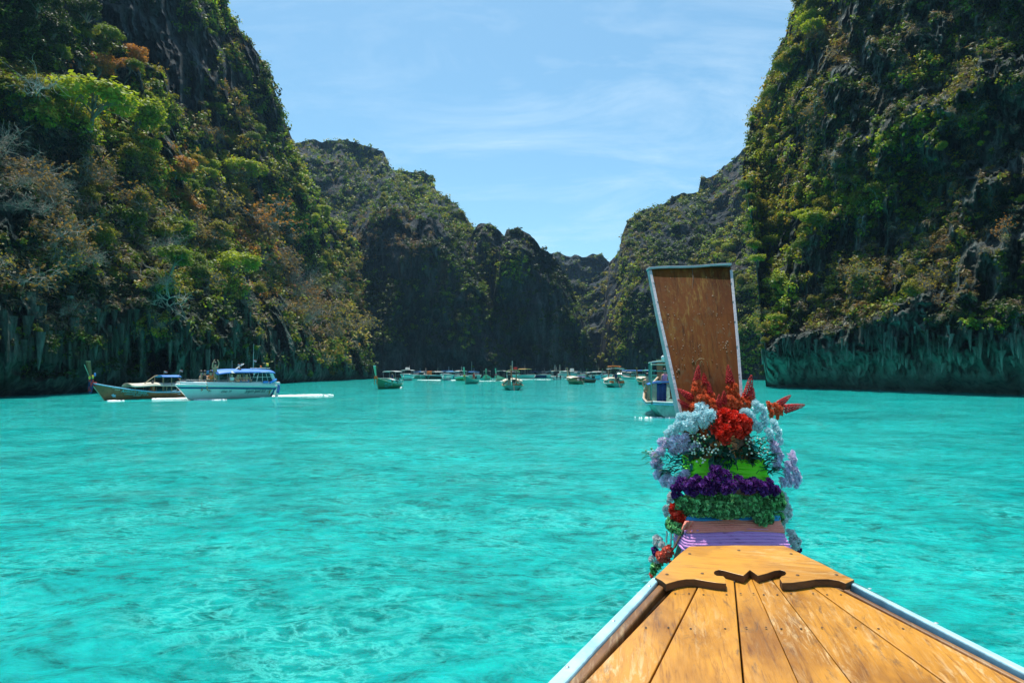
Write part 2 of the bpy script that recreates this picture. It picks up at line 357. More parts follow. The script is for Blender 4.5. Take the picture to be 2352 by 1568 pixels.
cliff('far_ridge', 1180, 1500, [(1180, 620), (1230, 598), (1255, 584), (1280, 582), (1300, 589), (1325, 585), (1345, 591), (1360, 583), (1378, 582), (1390, 592), (1402, 604), (1450, 650), (1500, 700)],
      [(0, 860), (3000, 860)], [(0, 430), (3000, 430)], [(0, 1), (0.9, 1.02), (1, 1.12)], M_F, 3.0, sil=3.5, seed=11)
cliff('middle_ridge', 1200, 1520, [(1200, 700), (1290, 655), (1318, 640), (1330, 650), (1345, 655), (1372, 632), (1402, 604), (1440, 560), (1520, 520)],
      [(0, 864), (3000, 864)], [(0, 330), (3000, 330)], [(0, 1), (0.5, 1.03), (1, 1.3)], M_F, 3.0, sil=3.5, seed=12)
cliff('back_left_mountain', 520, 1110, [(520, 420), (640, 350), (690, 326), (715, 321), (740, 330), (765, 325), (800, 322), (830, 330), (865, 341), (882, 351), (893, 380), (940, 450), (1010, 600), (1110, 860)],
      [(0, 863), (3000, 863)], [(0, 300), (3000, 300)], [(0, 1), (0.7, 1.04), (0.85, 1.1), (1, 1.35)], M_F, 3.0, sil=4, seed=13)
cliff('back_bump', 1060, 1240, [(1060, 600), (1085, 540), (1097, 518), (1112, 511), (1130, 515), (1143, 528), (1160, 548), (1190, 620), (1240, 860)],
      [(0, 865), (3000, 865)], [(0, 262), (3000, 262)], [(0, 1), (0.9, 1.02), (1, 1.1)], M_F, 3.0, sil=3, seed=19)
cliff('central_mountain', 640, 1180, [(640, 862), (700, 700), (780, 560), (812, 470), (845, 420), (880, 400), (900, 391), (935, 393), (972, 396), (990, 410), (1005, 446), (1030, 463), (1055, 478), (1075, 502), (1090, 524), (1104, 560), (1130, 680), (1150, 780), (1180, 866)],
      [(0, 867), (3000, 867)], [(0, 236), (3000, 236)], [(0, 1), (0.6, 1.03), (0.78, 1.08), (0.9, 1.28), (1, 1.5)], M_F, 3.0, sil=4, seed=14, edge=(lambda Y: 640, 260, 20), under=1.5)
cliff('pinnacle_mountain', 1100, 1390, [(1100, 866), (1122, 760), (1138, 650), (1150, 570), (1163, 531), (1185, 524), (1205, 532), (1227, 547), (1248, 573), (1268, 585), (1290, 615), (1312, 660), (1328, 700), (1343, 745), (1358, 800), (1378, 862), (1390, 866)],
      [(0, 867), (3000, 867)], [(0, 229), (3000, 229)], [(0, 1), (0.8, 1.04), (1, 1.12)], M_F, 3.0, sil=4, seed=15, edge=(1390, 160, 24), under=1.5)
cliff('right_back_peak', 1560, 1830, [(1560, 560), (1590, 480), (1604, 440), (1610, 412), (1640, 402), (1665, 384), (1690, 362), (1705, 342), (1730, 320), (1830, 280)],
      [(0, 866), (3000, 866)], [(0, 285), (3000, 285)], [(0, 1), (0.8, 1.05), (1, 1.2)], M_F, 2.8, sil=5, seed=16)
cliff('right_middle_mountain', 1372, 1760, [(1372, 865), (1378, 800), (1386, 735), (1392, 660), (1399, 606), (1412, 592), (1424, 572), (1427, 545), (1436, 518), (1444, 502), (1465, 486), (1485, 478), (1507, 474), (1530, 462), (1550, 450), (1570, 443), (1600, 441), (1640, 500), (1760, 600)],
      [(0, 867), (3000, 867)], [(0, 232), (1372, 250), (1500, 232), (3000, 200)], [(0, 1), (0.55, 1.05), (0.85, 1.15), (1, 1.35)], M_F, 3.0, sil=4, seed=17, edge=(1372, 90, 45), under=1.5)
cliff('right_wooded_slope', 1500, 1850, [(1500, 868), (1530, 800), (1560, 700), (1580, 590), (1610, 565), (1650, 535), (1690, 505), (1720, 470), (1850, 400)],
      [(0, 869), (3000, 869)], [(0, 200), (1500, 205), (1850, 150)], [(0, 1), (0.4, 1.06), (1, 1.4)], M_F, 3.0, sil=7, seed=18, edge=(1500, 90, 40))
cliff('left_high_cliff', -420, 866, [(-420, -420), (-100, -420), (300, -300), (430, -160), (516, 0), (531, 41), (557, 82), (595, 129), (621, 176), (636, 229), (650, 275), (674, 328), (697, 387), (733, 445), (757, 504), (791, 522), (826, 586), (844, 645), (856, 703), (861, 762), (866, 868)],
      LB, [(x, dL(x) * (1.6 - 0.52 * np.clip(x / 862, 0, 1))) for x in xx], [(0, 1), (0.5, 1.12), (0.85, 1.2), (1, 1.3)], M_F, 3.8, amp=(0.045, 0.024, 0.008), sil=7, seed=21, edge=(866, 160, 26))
cliff('left_near_slope', -420, 862, [(-420, -420), (-60, -160), (60, -30), (129, 35), (193, 53), (234, 88), (305, 123), (350, 150), (375, 176), (404, 234), (410, 281), (434, 340), (469, 372), (520, 375), (586, 380), (609, 412), (640, 480), (690, 545), (750, 610), (800, 690), (840, 770), (856, 840), (862, 868)],
      LB, LD, [(0, 1), (0.14, 1.0), (0.3, 1.05), (0.6, 1.25), (1, 1.5)], M_L, 3.4, amp=(0.05, 0.022, 0.009), sil=8, seed=22, under=4.5, vs=1.1,
      dents=[(370, 835, 36, 34, 9), (300, 800, 20, 70, 2.5), (470, 820, 16, 55, 2.5), (560, 790, 20, 60, 3), (90, 850, 60, 22, 3), (700, 820, 22, 40, 3)])
cliff('right_near_cliff', 1706, 3000, [(1706, 385), (1709, 365), (1718, 320), (1729, 250), (1750, 215), (1768, 178), (1785, 118), (1807, 75), (1813, 35), (1840, -5), (1900, -150), (1960, -300), (2050, -420), (3000, -420)],
      RB, RD, [(0, 1.0), (0.04, 0.99), (0.10, 0.955), (0.125, 0.965), (0.16, 1.03), (0.3, 1.06), (0.6, 1.16), (1, 1.36)], M_R, 3.4, amp=(0.05, 0.024, 0.011), sil=9, seed=23, under=3.4, vs=1.0,
      edge=(1700, 90, 12), dents=[(2235, 792, 24, 12, 4), (2090, 806, 10, 18, 2), (1990, 800, 26, 7, 1.5)], steps=0.012)

# ------------------------------------------------------------------ vegetation that nobody could count
SP = dict(lime=(0.29, 0.36, 0.03), green=(0.115, 0.175, 0.02), dark=(0.028, 0.055, 0.012), olive=(0.20, 0.205, 0.025), gold=(0.33, 0.27, 0.04),
          orange=(0.36, 0.17, 0.045), rust=(0.19, 0.125, 0.05), twig=(0.20, 0.165, 0.115), grey=(0.24, 0.22, 0.19), teal=(0.05, 0.11, 0.05))
LEAF = leaf_mat('foliage_tinted', True, trans=0.4)
def leaves(name, C, R, S, T, k, flat=0.7, label_kind='stuff', parent=None, seed=1, mat=None, elong=1.0):
    """C centres (n,3), R clump radii (n), S leaf sizes (n), T tints (n,3), k leaves each: one mesh of leaf faces"""
    g = np.random.default_rng(seed); n = len(C)
    d = g.normal(size=(n, k, 3)); d /= np.linalg.norm(d, axis=-1, keepdims=True)
    rad = g.random((n, k, 1)) ** 0.45
    lump = 0.75 + 0.35 * vnoise((d * 1.7 + C[:, None] * 0.37), 5)[..., None]
    off = d * rad * lump * R[:, None, None]; off[..., 2] *= flat
    P = C[:, None] + off
    a = g.normal(size=(n, k, 3)); a /= np.linalg.norm(a, axis=-1, keepdims=True)
    nn = d + np.array([0, 0, 0.9]) + g.normal(size=(n, k, 3)) * 0.55; nn /= np.linalg.norm(nn, axis=-1, keepdims=True)
    a = np.cross(nn, a); a /= np.linalg.norm(a, axis=-1, keepdims=True); b = np.cross(nn, a)
    s = S[:, None, None] * (0.6 + 0.8 * g.random((n, k, 1)))
    EL = elong[:, None, None] if hasattr(elong, '__len__') else elong
    a = a * s * 0.62 * EL; b = b * s * 0.38 / EL ** 1.3
    V = np.stack([P - a, P + b * 1.0, P + a, P - b], 2).reshape(-1, 3)
    c = T[:, None] * (0.65 + 0.7 * g.random((n, k, 1))) * (1 + 0.12 * g.normal(size=(n, k, 3)))
    c = np.repeat(np.clip(c, 0.005, 0.8).reshape(-1, 3), 4, 0)
    Q = np.arange(n * k * 4).reshape(-1, 4)
    o = np_mesh(name, V, Q, mat or LEAF, parent, False, c)
    if label_kind: o['kind'] = label_kind
    return o
def cover(wall, name, brushes, n, rad=(14, 30), leaf=(4.5, 7.0), k=34, base=0.05, basesp=('green', 'olive', 'dark'), out=0.35, seed=3, xr=None, yr=None, mask=0.15):
    """shrubs over a wall; brushes = (x, y, rx, ry, density, [kinds])"""
    g = np.random.default_rng(seed); c = CL[wall]
    x0, x1 = xr or (max(-120, c['xs'][0]), min(2480, c['xs'][-1])); y0, y1 = yr or (-60, 866)
    m = n * 9; x = g.uniform(x0, x1, m); y = g.uniform(y0, y1, m)
    P, ok, D, v = surf(wall, x, y)
    nz = fbm(P / (D.mean() * 0.045), 4, seed)
    c_d = c['d']; ny_ = c['ny']; iu = np.clip((x - c['xs'][0]) / (c['xs'][1] - c['xs'][0]), 0, len(c['xs']) - 1.001).astype(int); iv0 = np.clip(v * (ny_ - 1), 0, ny_ - 5).astype(int)
    dh = (c['yb'][iu] - c['yt'][iu]) / (ny_ - 1) * 4 / F * D; sl = (c_d[iv0 + 4, iu] - c_d[iv0, iu]) / np.maximum(dh, 0.05)
    dens = base + (1.3 if D.mean() > 150 else 0.0 if 'high' in wall else 0.28) * np.clip((sl - 0.18) / 0.4, 0, 1) * (v > 0.12); kind = g.integers(0, len(basesp), m); kinds = [basesp[q] for q in kind]
    bestw = np.zeros(m)
    for (bx, by, rx, ry, de, ks) in brushes:
        w = np.exp(-((x - bx) / rx) ** 2 - ((y - by) / ry) ** 2)
        if 'right_near' in wall and bx > 1990: de = de * 0.6
        dens = np.maximum(dens, de * w)
        sel = (w * (0.6 + 0.8 * g.random(m)) > np.maximum(bestw, 0.18)); bestw = np.where(sel, w, bestw)
        for q in np.nonzero(sel)[0]: kinds[q] = ks[g.integers(0, len(ks))]
    keep = ok & (g.random(m) < 1.25 * dens * np.clip(0.75 + nz * 1.3 + mask, 0.05, 1.6))
    idx = np.nonzero(keep)[0][:n]
    px = D[idx] / F
    R = g.uniform(*rad, len(idx)) * px * (0.7 + 0.6 * g.random(len(idx))); S = g.uniform(*leaf, len(idx)) * px
    T = np.array([SP[kinds[q]] for q in idx]) * (0.75 + 0.5 * g.random((len(idx), 1)))
    C = P[idx].copy(); tow = -C / np.linalg.norm(C, axis=1, keepdims=True); tow[:, 2] = 0
    C += tow * (R * out)[:, None]; C[:, 2] += R * 0.25
    C[:, 2] = np.maximum(C[:, 2], R + 0.6)
    EL = np.array([1.75 if kinds[q] in ('twig', 'grey', 'rust') else 1.0 for q in idx])
    return leaves(name, C, R, S, T, k, seed=seed, elong=EL)
G, O_, D_, LM, GD, OR, TW, GY, RU = 'green', 'olive', 'dark', 'lime', 'gold', 'orange', 'twig', 'grey', 'rust'
cover('left_near_slope', 'slope_shrubs', [
    (80, 90, 130, 90, 1.0, [D_, D_, G]), (230, 130, 90, 50, 1.0, [D_, G, O_]), (260, 190, 150, 40, 1.0, [GD, O_, OR, G]), (340, 190, 60, 50, 1.3, [GD, LM, O_, G]), (385, 250, 30, 50, 1.3, [LM, O_, G]), (500, 385, 60, 20, 1.4, [LM, GD]),
    (190, 250, 130, 60, 1.2, [LM, LM, O_, GD]), (300, 300, 110, 60, 1.1, [LM, GD, G]), (60, 200, 80, 60, 0.8, [O_, RU, G]),
    (110, 420, 160, 120, 0.7, [TW, GY, D_, TW]), (270, 400, 120, 70, 0.7, [TW, O_, D_]), (370, 400, 70, 80, 0.9, [OR, O_, G]), (430, 395, 90, 40, 1.1, [GD, LM, G]),
    (540, 400, 70, 35, 1.1, [LM, GD, G]), (130, 560, 170, 100, 0.6, [TW, RU, D_, O_]), (330, 560, 150, 90, 0.75, [TW, O_, GY, G]), (470, 500, 90, 70, 0.9, [GD, TW, O_]),
    (600, 520, 70, 70, 1.0, [OR, TW, GD]), (650, 620, 80, 80, 0.9, [TW, OR, O_]), (500, 620, 90, 60, 1.0, [LM, G, G, O_]), (420, 650, 60, 40, 0.8, [GD, O_]),
    (740, 700, 80, 80, 0.95, [TW, RU, O_]), (800, 740, 60, 60, 0.9, [TW, O_, GD]), (730, 620, 60, 60, 0.9, [G, O_]), (770, 810, 30, 40, 0.9, [GD, G]),
    (200, 700, 160, 50, 0.35, [D_, TW]), (500, 780, 60, 40, 0.3, [G, D_]), (330, 740, 60, 30, 0.4, [GD, TW]), (640, 740, 70, 40, 0.5, [TW, O_])],
    5700, (11, 25), (4.2, 7.0), 34, 0.06, (D_, G, D_), seed=31)
cover('left_high_cliff', 'crag_shrubs', [
    (500, 20, 60, 50, 0.5, [G, LM, D_]), (545, 120, 40, 50, 0.5, [O_, G, RU]), (605, 180, 30, 60, 0.7, [G, D_, O_]), (640, 260, 40, 60, 0.6, [G, D_]), (520, 260, 60, 50, 0.5, [G, O_, RU]),
    (480, 270, 50, 60, 0.8, [O_, RU, G]), (560, 330, 60, 50, 0.7, [O_, G, GD]), (660, 350, 40, 50, 0.8, [G, LM, O_]), (640, 440, 60, 60, 0.8, [G, D_, O_]), (700, 450, 50, 60, 1.0, [G, O_, LM]),
    (740, 520, 60, 60, 1.1, [O_, LM, G]), (800, 590, 50, 60, 1.1, [G, GD, O_]), (830, 680, 40, 70, 1.0, [RU, O_, G]), (780, 660, 50, 60, 1, [O_, G, RU]), (845, 780, 25, 60, 0.6, [O_, TW])],
    2900, (8, 19), (4, 6), 34, 0.006, (D_, G), seed=32)
cover('right_near_cliff', 'wall_shrubs', [
    (1860, 20, 60, 60, 1.2, [LM, O_, G]), (1810, 120, 50, 70, 1.2, [G, O_, GD]), (1900, 90, 60, 60, 0.8, [TW, O_, RU]), (1780, 230, 60, 70, 1.2, [O_, GD, G]), (1850, 260, 60, 60, 0.7, [O_, TW, G]),
    (1750, 330, 40, 70, 1.2, [O_, G, LM]), (1760, 430, 60, 60, 1.2, [O_, G, GD]), (1820, 380, 60, 60, 0.9, [O_, LM, TW]), (1850, 500, 110, 60, 1.1, [LM, O_, GD]), (1790, 550, 60, 60, 1.2, [O_, LM, G]),
    (1950, 460, 110, 50, 1.0, [LM, G, O_]), (1960, 400, 80, 40, 0.7, [O_, TW]), (2110, 320, 110, 26, 1.3, [LM, LM, G]), (2080, 350, 80, 30, 0.9, [LM, G]), (2230, 280, 100, 30, 0.7, [O_, TW, G]),
    (2120, 160, 60, 30, 0.9, [O_, TW, LM]), (2200, 190, 90, 40, 0.6, [TW, O_]), (2200, 60, 90, 60, 0.35, [TW, G]), (1790, 680, 30, 50, 1.2, [LM, LM, G]), (1780, 740, 26, 30, 0.9, [LM, GD]),
    (1960, 640, 90, 40, 1.0, [GD, O_, TW]), (1980, 700, 60, 30, 0.5, [O_, RU]), (2120, 640, 110, 50, 0.7, [O_, TW, RU]), (2180, 560, 110, 40, 0.55, [RU, O_, TW]), (2080, 560, 90, 40, 0.7, [TW, O_]),
    (2080, 690, 90, 30, 0.7, [O_, G]), (2270, 740, 50, 25, 0.6, [G, LM]), (2300, 640, 60, 40, 0.4, [G, D_]), (2230, 420, 110, 60, 0.4, [D_, RU, O_]), (2050, 450, 90, 40, 0.5, [O_, G]), (1890, 700, 40, 60, 0.5, [O_, TW])],
    4600, (9, 22), (4, 6.5), 34, 0.035, (D_, D_, TW, G), seed=33, yr=(-60, 770))
far = [G, O_, G, D_]
cover('central_mountain', 'plateau_woods', [(900, 430, 80, 50, 1.4, [G, G, O_]), (960, 440, 60, 40, 1.4, [G, LM, O_]), (850, 460, 60, 50, 1.2, far), (1030, 490, 50, 30, 1.5, far), (1075, 520, 30, 22, 1.5, [G, O_]), (900, 500, 90, 25, 1.2, [O_, G, RU]), (990, 490, 50, 22, 1.4, far),
    (770, 600, 40, 90, 0.9, [O_, G]), (720, 700, 30, 90, 0.5, [G, D_]), (760, 560, 40, 40, 0.9, far), (880, 560, 100, 30, 0.3, [RU, D_])], 2300, (6, 13), (3, 4.4), 26, 0.02, (D_, D_, G), seed=34)
cover('back_left_mountain', 'mountain_woods', [(760, 350, 60, 25, 1.5, far), (820, 370, 60, 35, 1.4, far), (870, 360, 30, 22, 0.9, [D_, O_]), (710, 350, 30, 40, 0.9, far), (800, 420, 70, 40, 1.1, far), (770, 450, 60, 40, 0.5, far)], 1900, (6, 12), (3, 4.4), 20, 0.05, (D_, G), seed=35)
cover('pinnacle_mountain', 'pinnacle_shrubs', [(1170, 610, 35, 40, 1.2, [G, G, LM]), (1185, 580, 20, 20, 0.8, far), (1150, 660, 25, 40, 0.7, far), (1195, 560, 15, 15, .5, far), (1330, 720, 16, 50, 0.7, [O_, G])], 600, (5, 12), (3, 4.4), 22, 0.025, (D_, D_), seed=36)
cover('back_bump', 'bump_woods', [(1115, 530, 40, 25, 1.5, far)], 260, (6, 11), (3, 4), 24, 0.2, far, seed=37)
cover('far_ridge', 'ridge_shrubs', [(1300, 595, 90, 14, 0.9, far)], 500, (4, 8), (2.6, 3.6), 20, 0.12, far, seed=38)
cover('middle_ridge', 'saddle_woods', [(1385, 640, 30, 30, 1.3, [O_, GD, G]), (1345, 690, 20, 50, 0.8, far), (1320, 680, 16, 40, 0.5, far), (1350, 760, 16, 50, .6, far)], 700, (5, 10), (3, 4), 22, 0.1, far, seed=39)
cover('right_middle_mountain', 'ridge_woods', [(1500, 510, 60, 30, 1.5, [G, G, O_]), (1560, 480, 50, 30, 1.4, far), (1470, 570, 40, 40, 0.9, [O_, TW, G]), (1440, 640, 30, 60, 1.0, [O_, LM, G]), (1420, 740, 22, 60, 1.4, [LM, O_, GD]), (1405, 810, 20, 40, 1.4, [O_, G]),
    (1530, 560, 50, 40, 0.9, [D_, G]), (1400, 650, 20, 40, 0.9, [TW, O_]), (1480, 700, 30, 60, 0.3, [D_, G])], 1500, (6, 13), (3, 4.4), 26, 0.05, (D_, G), seed=40)
cover('right_back_peak', 'peak_woods', [(1650, 440, 60, 40, 0.9, [G, O_, RU]), (1700, 380, 30, 40, 0.9, far), (1620, 460, 20, 40, 0.5, far)], 800, (6, 12), (3, 4.4), 22, 0.12, far, seed=41)
cover('right_wooded_slope', 'slope_woods', [(1660, 570, 70, 60, 1.5, [G, O_, LM]), (1700, 640, 60, 90, 1.4, [G, LM, D_]), (1720, 750, 50, 90, 1.3, [G, LM, O_]), (1540, 790, 30, 60, 1.2, [LM, G]), (1620, 620, 40, 60, 1.2, far)], 1500, (8, 17), (3.6, 5.2), 32, 0.4, far, seed=42)

# ------------------------------------------------------------------ sea air between us and the far walls
hz_v, hz_f = [(-1600, -1600, -3.0), (1600, -1600, -3.0), (1600, 1600, -3.0), (-1600, 1600, -3.0), (-1600, -1600, 150), (1600, -1600, 150), (1600, 1600, 150), (-1600, 1600, 150)], [(0, 3, 2, 1), (4, 5, 6, 7), (0, 1, 5, 4), (1, 2, 6, 5), (2, 3, 7, 6), (3, 0, 4, 7)]
hm = bpy.data.materials.new('sea_air'); hm.use_nodes = True; hm.node_tree.nodes.clear()
ho = hm.node_tree.nodes.new('ShaderNodeOutputMaterial'); hv = hm.node_tree.nodes.new('ShaderNodeVolumePrincipled')
hv.inputs['Color'].default_value = (0.38, 0.70, 1.0, 1); hv.inputs['Density'].default_value = 0.00015; hv.inputs['Anisotropy'].default_value = 0.2
hm.node_tree.links.new(hv.outputs[0], ho.inputs['Volume'])
haze = mesh_obj('haze', hz_v, hz_f, hm); tag(haze, kind='stuff'); SC.cycles.volume_bounces = 0

# ------------------------------------------------------------------ stone drapes and dripstone hanging from the walls near the water
def dripstone(name, wall, spots, n, mat, seed, zmin=1.0):
    g = np.random.default_rng(seed); V, Q, n0 = [], [], 0
    for i in range(n):
        x0_, x1_, y0_, y1_, l0, l1, w0 = spots[g.integers(0, len(spots))]
        x, y = g.uniform(x0_, x1_), g.uniform(y0_, y1_); P, ok, D, v = surf(wall, np.array([x]), np.array([y]))
        if not ok[0]: continue
        p = P[0] * 0.995; L = g.uniform(l0, l1) * (D[0] / 75) ** 0.5; L = min(L, p[2] - zmin)
        if L < 0.3: continue
        w = w0 * g.uniform(0.5, 1.3); k = 5; rows = []
        a0 = g.random() * 6; dx_, dy_ = g.normal() * .12, g.normal() * .12
        for q in range(k):
            t = q / (k - 1); r = w * (1 - t) ** 0.7 * g.uniform(.75, 1.25) + 0.03
            for m in range(6): a = a0 + m * 1.0472; V.append((p[0] + dx_ * t + r * math.cos(a), p[1] + dy_ * t + r * math.sin(a), p[2] + 0.4 - (L + .4) * t))
        for q in range(k - 1):
            for m in range(6): Q.append((n0 + q * 6 + m, n0 + q * 6 + (m + 1) % 6, n0 + (q + 1) * 6 + (m + 1) % 6, n0 + (q + 1) * 6 + m))
        n0 += k * 6
    o = np_mesh(name, np.array(V), np.array(Q), mat); tag(o, kind='stuff'); return o
dripstone('dripstone', 'right_near_cliff', [(1770, 2360, 770, 800, .5, 1.9, .16), (1770, 2360, 780, 830, .5, 1.4, .22), (1900, 2360, 740, 790, .3, 2.4, .2), (1780, 1860, 775, 800, .3, 1.5, .14), (1950, 2330, 800, 850, .4, 1.0, .3)], 170, M_R, 71)
dripstone('stone_drapes', 'left_near_slope', [(0, 620, 690, 800, 1.0, 3.6, .34), (60, 300, 650, 780, 1.5, 4.5, .45), (400, 720, 740, 820, .8, 3.2, .34), (620, 850, 780, 840, .8, 2.6, .3)], 190, M_L, 72)
# ------------------------------------------------------------------ trees one can tell apart
BARK = simple('bark', (0.20, 0.17, 0.13), 0.9, scale=3.0, var=0.3); BARK_PALE = simple('pale_bark', (0.42, 0.39, 0.33), 0.85, scale=3.0, var=0.25)
BARK_TWIG = simple('twig_bark', (0.27, 0.235, 0.19), 0.9, scale=2.0, var=0.3)
def tube_np(paths, sides=4):
    """list of (points, radii) -> V, Q"""
    VV, QQ, n0 = [], [], 0
    for pts, rad in paths:
        pts = np.asarray(pts, float); k = len(pts); T = np.gradient(pts, axis=0); T /= np.linalg.norm(T, axis=1, keepdims=True) + 1e-9
        ref = np.array([0.31, 0.2, 0.93]) if abs(T[0][2]) < 0.9 else np.array([1.0, 0.1, 0])
        A = np.cross(T, ref); A /= np.linalg.norm(A, axis=1, keepdims=True) + 1e-9; B = np.cross(T, A)
        th = np.arange(sides) * 2 * math.pi / sides
        R = np.asarray(rad, float)[:, None, None]
        V = pts[:, None] + R * (np.cos(th)[None, :, None] * A[:, None] + np.sin(th)[None, :, None] * B[:, None])
        VV.append(V.reshape(-1, 3))
        i = np.arange(k - 1)[:, None]; j = np.arange(sides)[None]; j2 = (j + 1) % sides
        QQ.append((np.stack([i * sides + j, i * sides + j2, (i + 1) * sides + j2, (i + 1) * sides + j], -1).reshape(-1, 4)) + n0); n0 += k * sides
    return np.concatenate(VV), np.concatenate(QQ)
def limb(g, p, d, L, r, n=5, droop=-0.1, wob=0.16):
    pts = [np.array(p, float)]; d = np.array(d, float)
    for i in range(n):
        d = d + g.normal(size=3) * wob + np.array([0, 0, -droop * (i / n)]); d /= np.linalg.norm(d)
        pts.append(pts[-1] + d * L / n)
    return pts, [r * (1 - 0.75 * i / n) for i in range(n + 1)], d
def make_mesh(V, Q, mat, name, smooth=False):
    me = bpy.data.meshes.new(name); me.from_pydata(V.tolist(), [], Q.tolist()); me.update(); me.materials.append(mat)
    if smooth: me.polygons.foreach_set('use_smooth', [True] * len(me.polygons))
    return me
def proto_leafy(seed, mat, nleaf=2300, lf=0.078, nlobe=11, flat=0.8):
    """a tree rooted at (0,0,0) on a wall, leaning out along -Y; crown about 1 across"""
    g = np.random.default_rng(seed)
    cc = np.array([0, -0.42, 0.72])
    lobes = []
    for i in range(nlobe):
        d = g.normal(size=3); d /= np.linalg.norm(d); d[2] = d[2] * 0.6 + 0.1
        lobes.append((cc + d * g.uniform(0.32, 0.66) * np.array([1, 0.85, flat]), g.uniform(0.26, 0.42)))
    paths = []; p, r, d = limb(g, (0, 0, 0), (0, -0.45, 0.8), 0.62, 0.05, 6); paths.append((p, r)); tip = p[-1]
    for c, rr in lobes:
        a = np.array(p[g.integers(3, 7)]); v = c - a; L = np.linalg.norm(v)
        q, rq, _ = limb(g, a, v / L, L * 1.05, 0.022, 5, 0.0, 0.1); paths.append((q, rq))
        for _ in range(3):
            e = c + g.normal(size=3) * rr * 0.6 - q[3]; q2, r2_, _ = limb(g, q[3], e / np.linalg.norm(e), np.linalg.norm(e), 0.010, 4, 0, 0.15); paths.append((q2, r2_))
    tV, tQ = tube_np(paths, 4)
    P = []; Nn = []
    for c, rr in lobes:
        k = int(nleaf * rr ** 2 / sum(l[1] ** 2 for l in lobes))
        d = g.normal(size=(k, 3)); d /= np.linalg.norm(d, axis=1, keepdims=True)
        rad = g.random((k, 1)) ** 0.35 * (0.8 + 0.3 * vnoise(d * 3 + seed, 2)[:, None])
        P.append(c + d * rad * rr * np.array([1.05, 1.0, 0.85])); Nn.append(d)
    P = np.concatenate(P); d = np.concatenate(Nn); k = len(P)
    nn = d * 0.8 + np.array([0, 0, 0.9]) + g.normal(size=(k, 3)) * 0.5; nn /= np.linalg.norm(nn, axis=1, keepdims=True)
    a = np.cross(nn, g.normal(size=(k, 3))); a /= np.linalg.norm(a, axis=1, keepdims=True); b = np.cross(nn, a)
    s = lf * (0.6 + 0.8 * g.random((k, 1))); V = np.stack([P - a * s * .6, P + b * s * .36, P + a * s * .6, P - b * s * .36], 1).reshape(-1, 3)
    return make_mesh(tV, tQ, BARK, 'trunk', True), make_mesh(V, np.arange(k * 4).reshape(-1, 4), mat, 'crown')
def proto_bare(seed, mat, leafm=None, nleaf=0, fine=3):
    g = np.random.default_rng(seed); trunk, twigs = [], []
    p, r, d = limb(g, (0, 0, 0), (0, -0.6, 0.6), 0.7, 0.042, 6, 0.1, 0.2); trunk.append((p, r)); ends = []
    for i in range(8):
        a = p[g.integers(2, 7)]; dd = np.array([g.normal() * 0.9, -abs(g.normal()) * 0.7, 0.35 + 0.5 * g.normal()]); dd /= np.linalg.norm(dd)
        q, rq, _ = limb(g, a, dd, g.uniform(0.4, 0.8), 0.019, 5, 0.15, 0.22); trunk.append((q, rq))
        for j in range(7):
            a2 = q[g.integers(1, 6)]; d2 = dd + g.normal(size=3) * 0.6; d2 /= np.linalg.norm(d2)
            q2, r2_, _ = limb(g, a2, d2, g.uniform(0.25, 0.5), 0.010, 4, 0.1, 0.25); twigs.append((q2, r2_))
            for l in range(fine):
                a3 = q2[g.integers(1, 5)]; d3 = d2 + g.normal(size=3) * 0.7; d3 /= np.linalg.norm(d3)
                q3, r3_, _ = limb(g, a3, d3, g.uniform(0.16, 0.36), 0.0068, 3, 0.05, 0.3); twigs.append((q3, [max(x, 0.0035) for x in r3_])); ends.append(q3[-1])
    tV, tQ = tube_np(trunk, 5); cV, cQ = tube_np(twigs, 3)
    cr = make_mesh(cV, cQ, mat, 'crown')
    lf = None
    if nleaf:
        E = np.array(ends); k = nleaf; P = E[g.integers(0, len(E), k)] + g.normal(size=(k, 3)) * 0.03
        nn = g.normal(size=(k, 3)) + np.array([0, 0, 1]); nn /= np.linalg.norm(nn, axis=1, keepdims=True); a = np.cross(nn, g.normal(size=(k, 3))); a /= np.linalg.norm(a, axis=1, keepdims=True); b = np.cross(nn, a)
        s = 0.075 * (0.6 + 0.8 * g.random((k, 1))); V = np.stack([P - a * s * .6, P + b * s * .4, P + a * s * .6, P - b * s * .4], 1).reshape(-1, 3)
        lf = make_mesh(V, np.arange(k * 4).reshape(-1, 4), leafm, 'leaves')
    return make_mesh(tV, tQ, mat, 'trunk', True), cr, lf
LM_ = {k: leaf_mat('leaf_' + k, False, c, trans=0.5, var=0.3) for k, c in
       dict(lime=(0.29, 0.36, 0.03), green=(0.11, 0.175, 0.02), dark=(0.03, 0.06, 0.014), olive=(0.20, 0.205, 0.03), gold=(0.33, 0.26, 0.04), orange=(0.38, 0.18, 0.045), rust=(0.21, 0.14, 0.05)).items()}
TP = {k: [proto_leafy(100 + 7 * i + 31 * j, m) for j in range(2)] for i, (k, m) in enumerate(LM_.items())}
TP['bare'] = [proto_bare(300 + j, BARK_TWIG) for j in range(2)]
TP['bare_orange'] = [proto_bare(310 + j, BARK_TWIG, LM_['orange'], 420) for j in range(2)]
TP['bare_gold'] = [proto_bare(320 + j, BARK_TWIG, LM_['gold'], 300) for j in range(2)]
TP['bare_rust'] = [proto_bare(330 + j, BARK_TWIG, LM_['rust'], 520) for j in range(2)]
TP['pale'] = [proto_bare(340 + j, BARK_PALE, None, 0, 1) for j in range(2)]
tg = np.random.default_rng(99)
